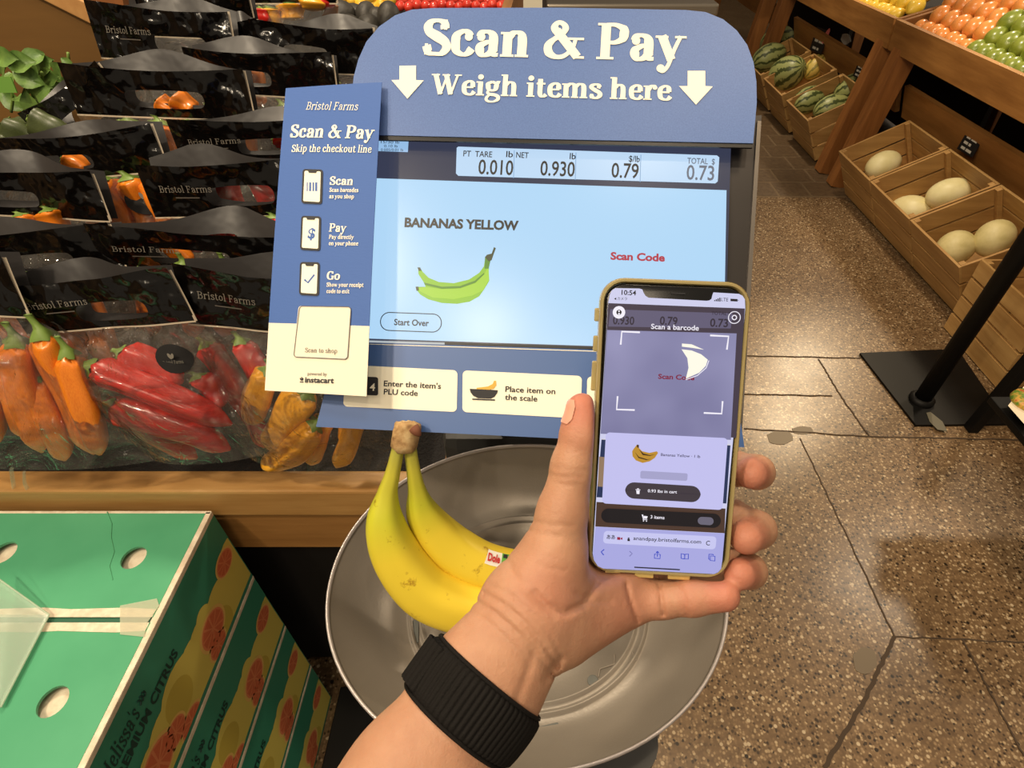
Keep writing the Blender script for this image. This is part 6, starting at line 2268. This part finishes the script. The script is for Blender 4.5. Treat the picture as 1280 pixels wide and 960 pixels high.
# ---------------------------------------------------------------- price cards
M_card = Mat('card_black', (20, 20, 20), .5)
M_chalk = Mat('chalk', (206, 202, 188), .7)
rp = Plane3([2.030, 0, .44], [0, -1, 0], [.30, 0, 1.0])
for k, (quad, lab, lines) in enumerate((([(1021, 33), (1037, 39), (1026, 68), (1012, 62)], 'black price card with chalk marks and a pink tag above the middle watermelon crate', 3),
                                        ([(1075, 72), (1086, 77), (1076, 99), (1066, 95)], 'black price card on the rail above the nearest watermelon crate', 4),
                                        ([(1214, 155), (1233, 166), (1215, 197), (1196, 186)], 'black price card on the rail above the pale melon crates', 4))):
    pc = [rp.ab(*q_, .014) for q_ in quad]
    r = thing('price_card', rp.P(*pc[3], .014), lab, 'price card')
    slab('card', Plane3(rp.o, rp.u, rp.v), [tuple(q_) for q_ in pc], .011, .014, M_card, r)
    L = []
    for i in range(lines):
        t = .18 + .62 * i / (lines - 1)
        for s0, s1 in ((.16, .42), (.48, .62 + .2 * ((i + k) % 2))):
            a = pc[0] + (pc[1] - pc[0]) * s0; b = pc[0] + (pc[1] - pc[0]) * s1; dn = pc[3] - pc[0]
            L.append([tuple(a + dn * t), tuple(b + dn * t), tuple(b + dn * (t + .10)), tuple(a + dn * (t + .10))])
    flat('chalk_marks', rp, L, .0145, M_chalk, r)
    if k == 0:
        c = rp.ab(1033, 45, .014)
        flat('pink_tag', rp, [circ(c[0], c[1], .028, 18, 1.7, .2)], .018, Mat('tag_pink', (226, 116, 110), .5), r, thick=.002)
# small white torn bag and a white tag stuck behind the rail
for px, lab, rr, nm in (((1052, 47), 'crumpled white paper wedged behind the rail of the second table', .045, 'crumpled_paper'), ((1086, 65), 'small white tag standing behind the black price card by the table leg', .02, 'white_tag')):
    c = rp.P(*rp.ab(*px, .0), -.03)
    m = MB(); n = 12
    m.prism([(rr * 1.5 * math.cos(2 * math.pi * q_ / n) * (1 + .2 * math.sin(q_ * 2.4)), rr * .7 * math.sin(2 * math.pi * q_ / n)) for q_ in range(n)], lambda a, b: c + np.array([0, a, b]), lambda a, b: c + np.array([.012, a * .9, b * .9]))
    o = m.build(nm, Mat('paper_white', (206, 198, 184), .7), None, loc=c); tag(o, lab, 'paper')

# ---------------------------------------------------------------- black sign post
M_pb = Mat('post_black', (9, 8, 7), .55, spec=.25)
sp_ = thing('sign_post', (1.465, 1.575, 0), 'black round post on a square black floor plate on the terrazzo', 'sign stand')
m = MB()
m.prism([tuple(atz(x, y, .010)[:2]) for x, y in ((1145, 531), (1261, 529.5), (1197, 436), (1075, 441))], lambda a, b: np.array([a, b, 0.0]), lambda a, b: np.array([a, b, .010]))
m.build('base_plate', M_pb, sp_)
m = MB(); m.tube([(1.385, 1.490, .01), (1.43, 1.484, 1.62)], .028, 20); m.build('post', M_pb, sp_, smooth=True)
m = MB(); m.lathe([(.042, .010), (.042, .022), (.030, .030), (.029, .03)], (1.385, 1.490, 0), 20); m.build('collar', M_pb, sp_, smooth=True)
dr = thing('display_rack', (1.60, 1.25, 0), 'dark rack with a leg beside the floor plate, carrying a food tray', 'rack')
lb = atz(1213, 537, 0)
m = MB(); m.beam(lb, lb + np.array([.05, .0, .62]), .035, .035, (0, 1, 0), bevel=.003); m.build('leg', M_pb, dr)
sz = .40
c0 = atz(1262, 512, sz)
m = MB(); m.box((c0[0] + .22, c0[1] - .12, sz - .02), (.46, .36, .02), bevel=.003); m.build('shelf', M_pb, dr)
m = MB(); m.beam((c0[0] + .40, c0[1] - .26, 0), (c0[0] + .40, c0[1] - .26, .55), .035, .035, (0, 1, 0)); m.build('leg', M_pb, dr)
ft = thing('food_tray', (c0[0] + .09, c0[1] - .02, sz - .01), 'white tray of red and green food on the dark rack at the right edge', 'tray')
m = MB()
q4 = [atz(x, y, sz + .03) for x, y in ((1260, 507), (1282, 532), (1330, 500), (1284, 478))]
q5 = [atz(x, y, sz - .008) for x, y in ((1268, 508), (1286, 528), (1322, 500), (1286, 485))]
m.hexa(q5 + q4 if area2([(p[0], p[1]) for p in q4]) > 0 else q5[::-1] + q4[::-1])
m.build('tray', Mat('tray_white', (226, 212, 186), .5), ft)
m = MB(); m.lathe([(.042, -.002), (.044, .002), (.040, .012), (.02, .018), (.001, .019)], atz(1287, 503, sz + .031), 24)
m.build('food_filling', Mat('tray_food', rough=.4).mottled(60, [(.35, (176, 60, 40)), (.45, (210, 160, 70)), (.62, (96, 130, 44))], 2), ft, smooth=True)
# flat grey shape painting in the post's light and shade on the plate
m = MB()
m.prism([tuple(atz(x, y, .012)[:2]) for x, y in ((1158, 516), (1163, 515), (1178, 527), (1184, 539), (1172, 537), (1162, 527))][::-1], lambda a, b: np.array([a, b, .0105]), lambda a, b: np.array([a, b, .0125]))
o = m.build('post_light_mark', Mat('light_mark_grey', (92, 88, 72), .5), None, loc=atz(1170, 527, .011)); tag(o, 'small pointed grey mark of painted light and shade on the edge of the black floor plate', 'strip')

# ---------------------------------------------------------------- steel counter at the far end
cz = thing('steel_counter', (.45, 3.5, 0), 'dark counter with a steel ledge far behind the blue header sign', 'counter')
m = MB(); m.box((.36, 3.6, .44), (1.02, .7, .88)); m.build('cabinet', Mat('counter_dark', (70, 56, 44), .6), cz)
m = MB(); m.box((.46, 3.5, .915), (.82, .55, .05), bevel=.01); m.build('steel_ledge', Mat('counter_steel', (156, 146, 132), .3, .8), cz)
m = MB(); m.box((-.02, 3.245, .93), (.10, .008, .10)); m.build('white_notice', M_cream, cz)
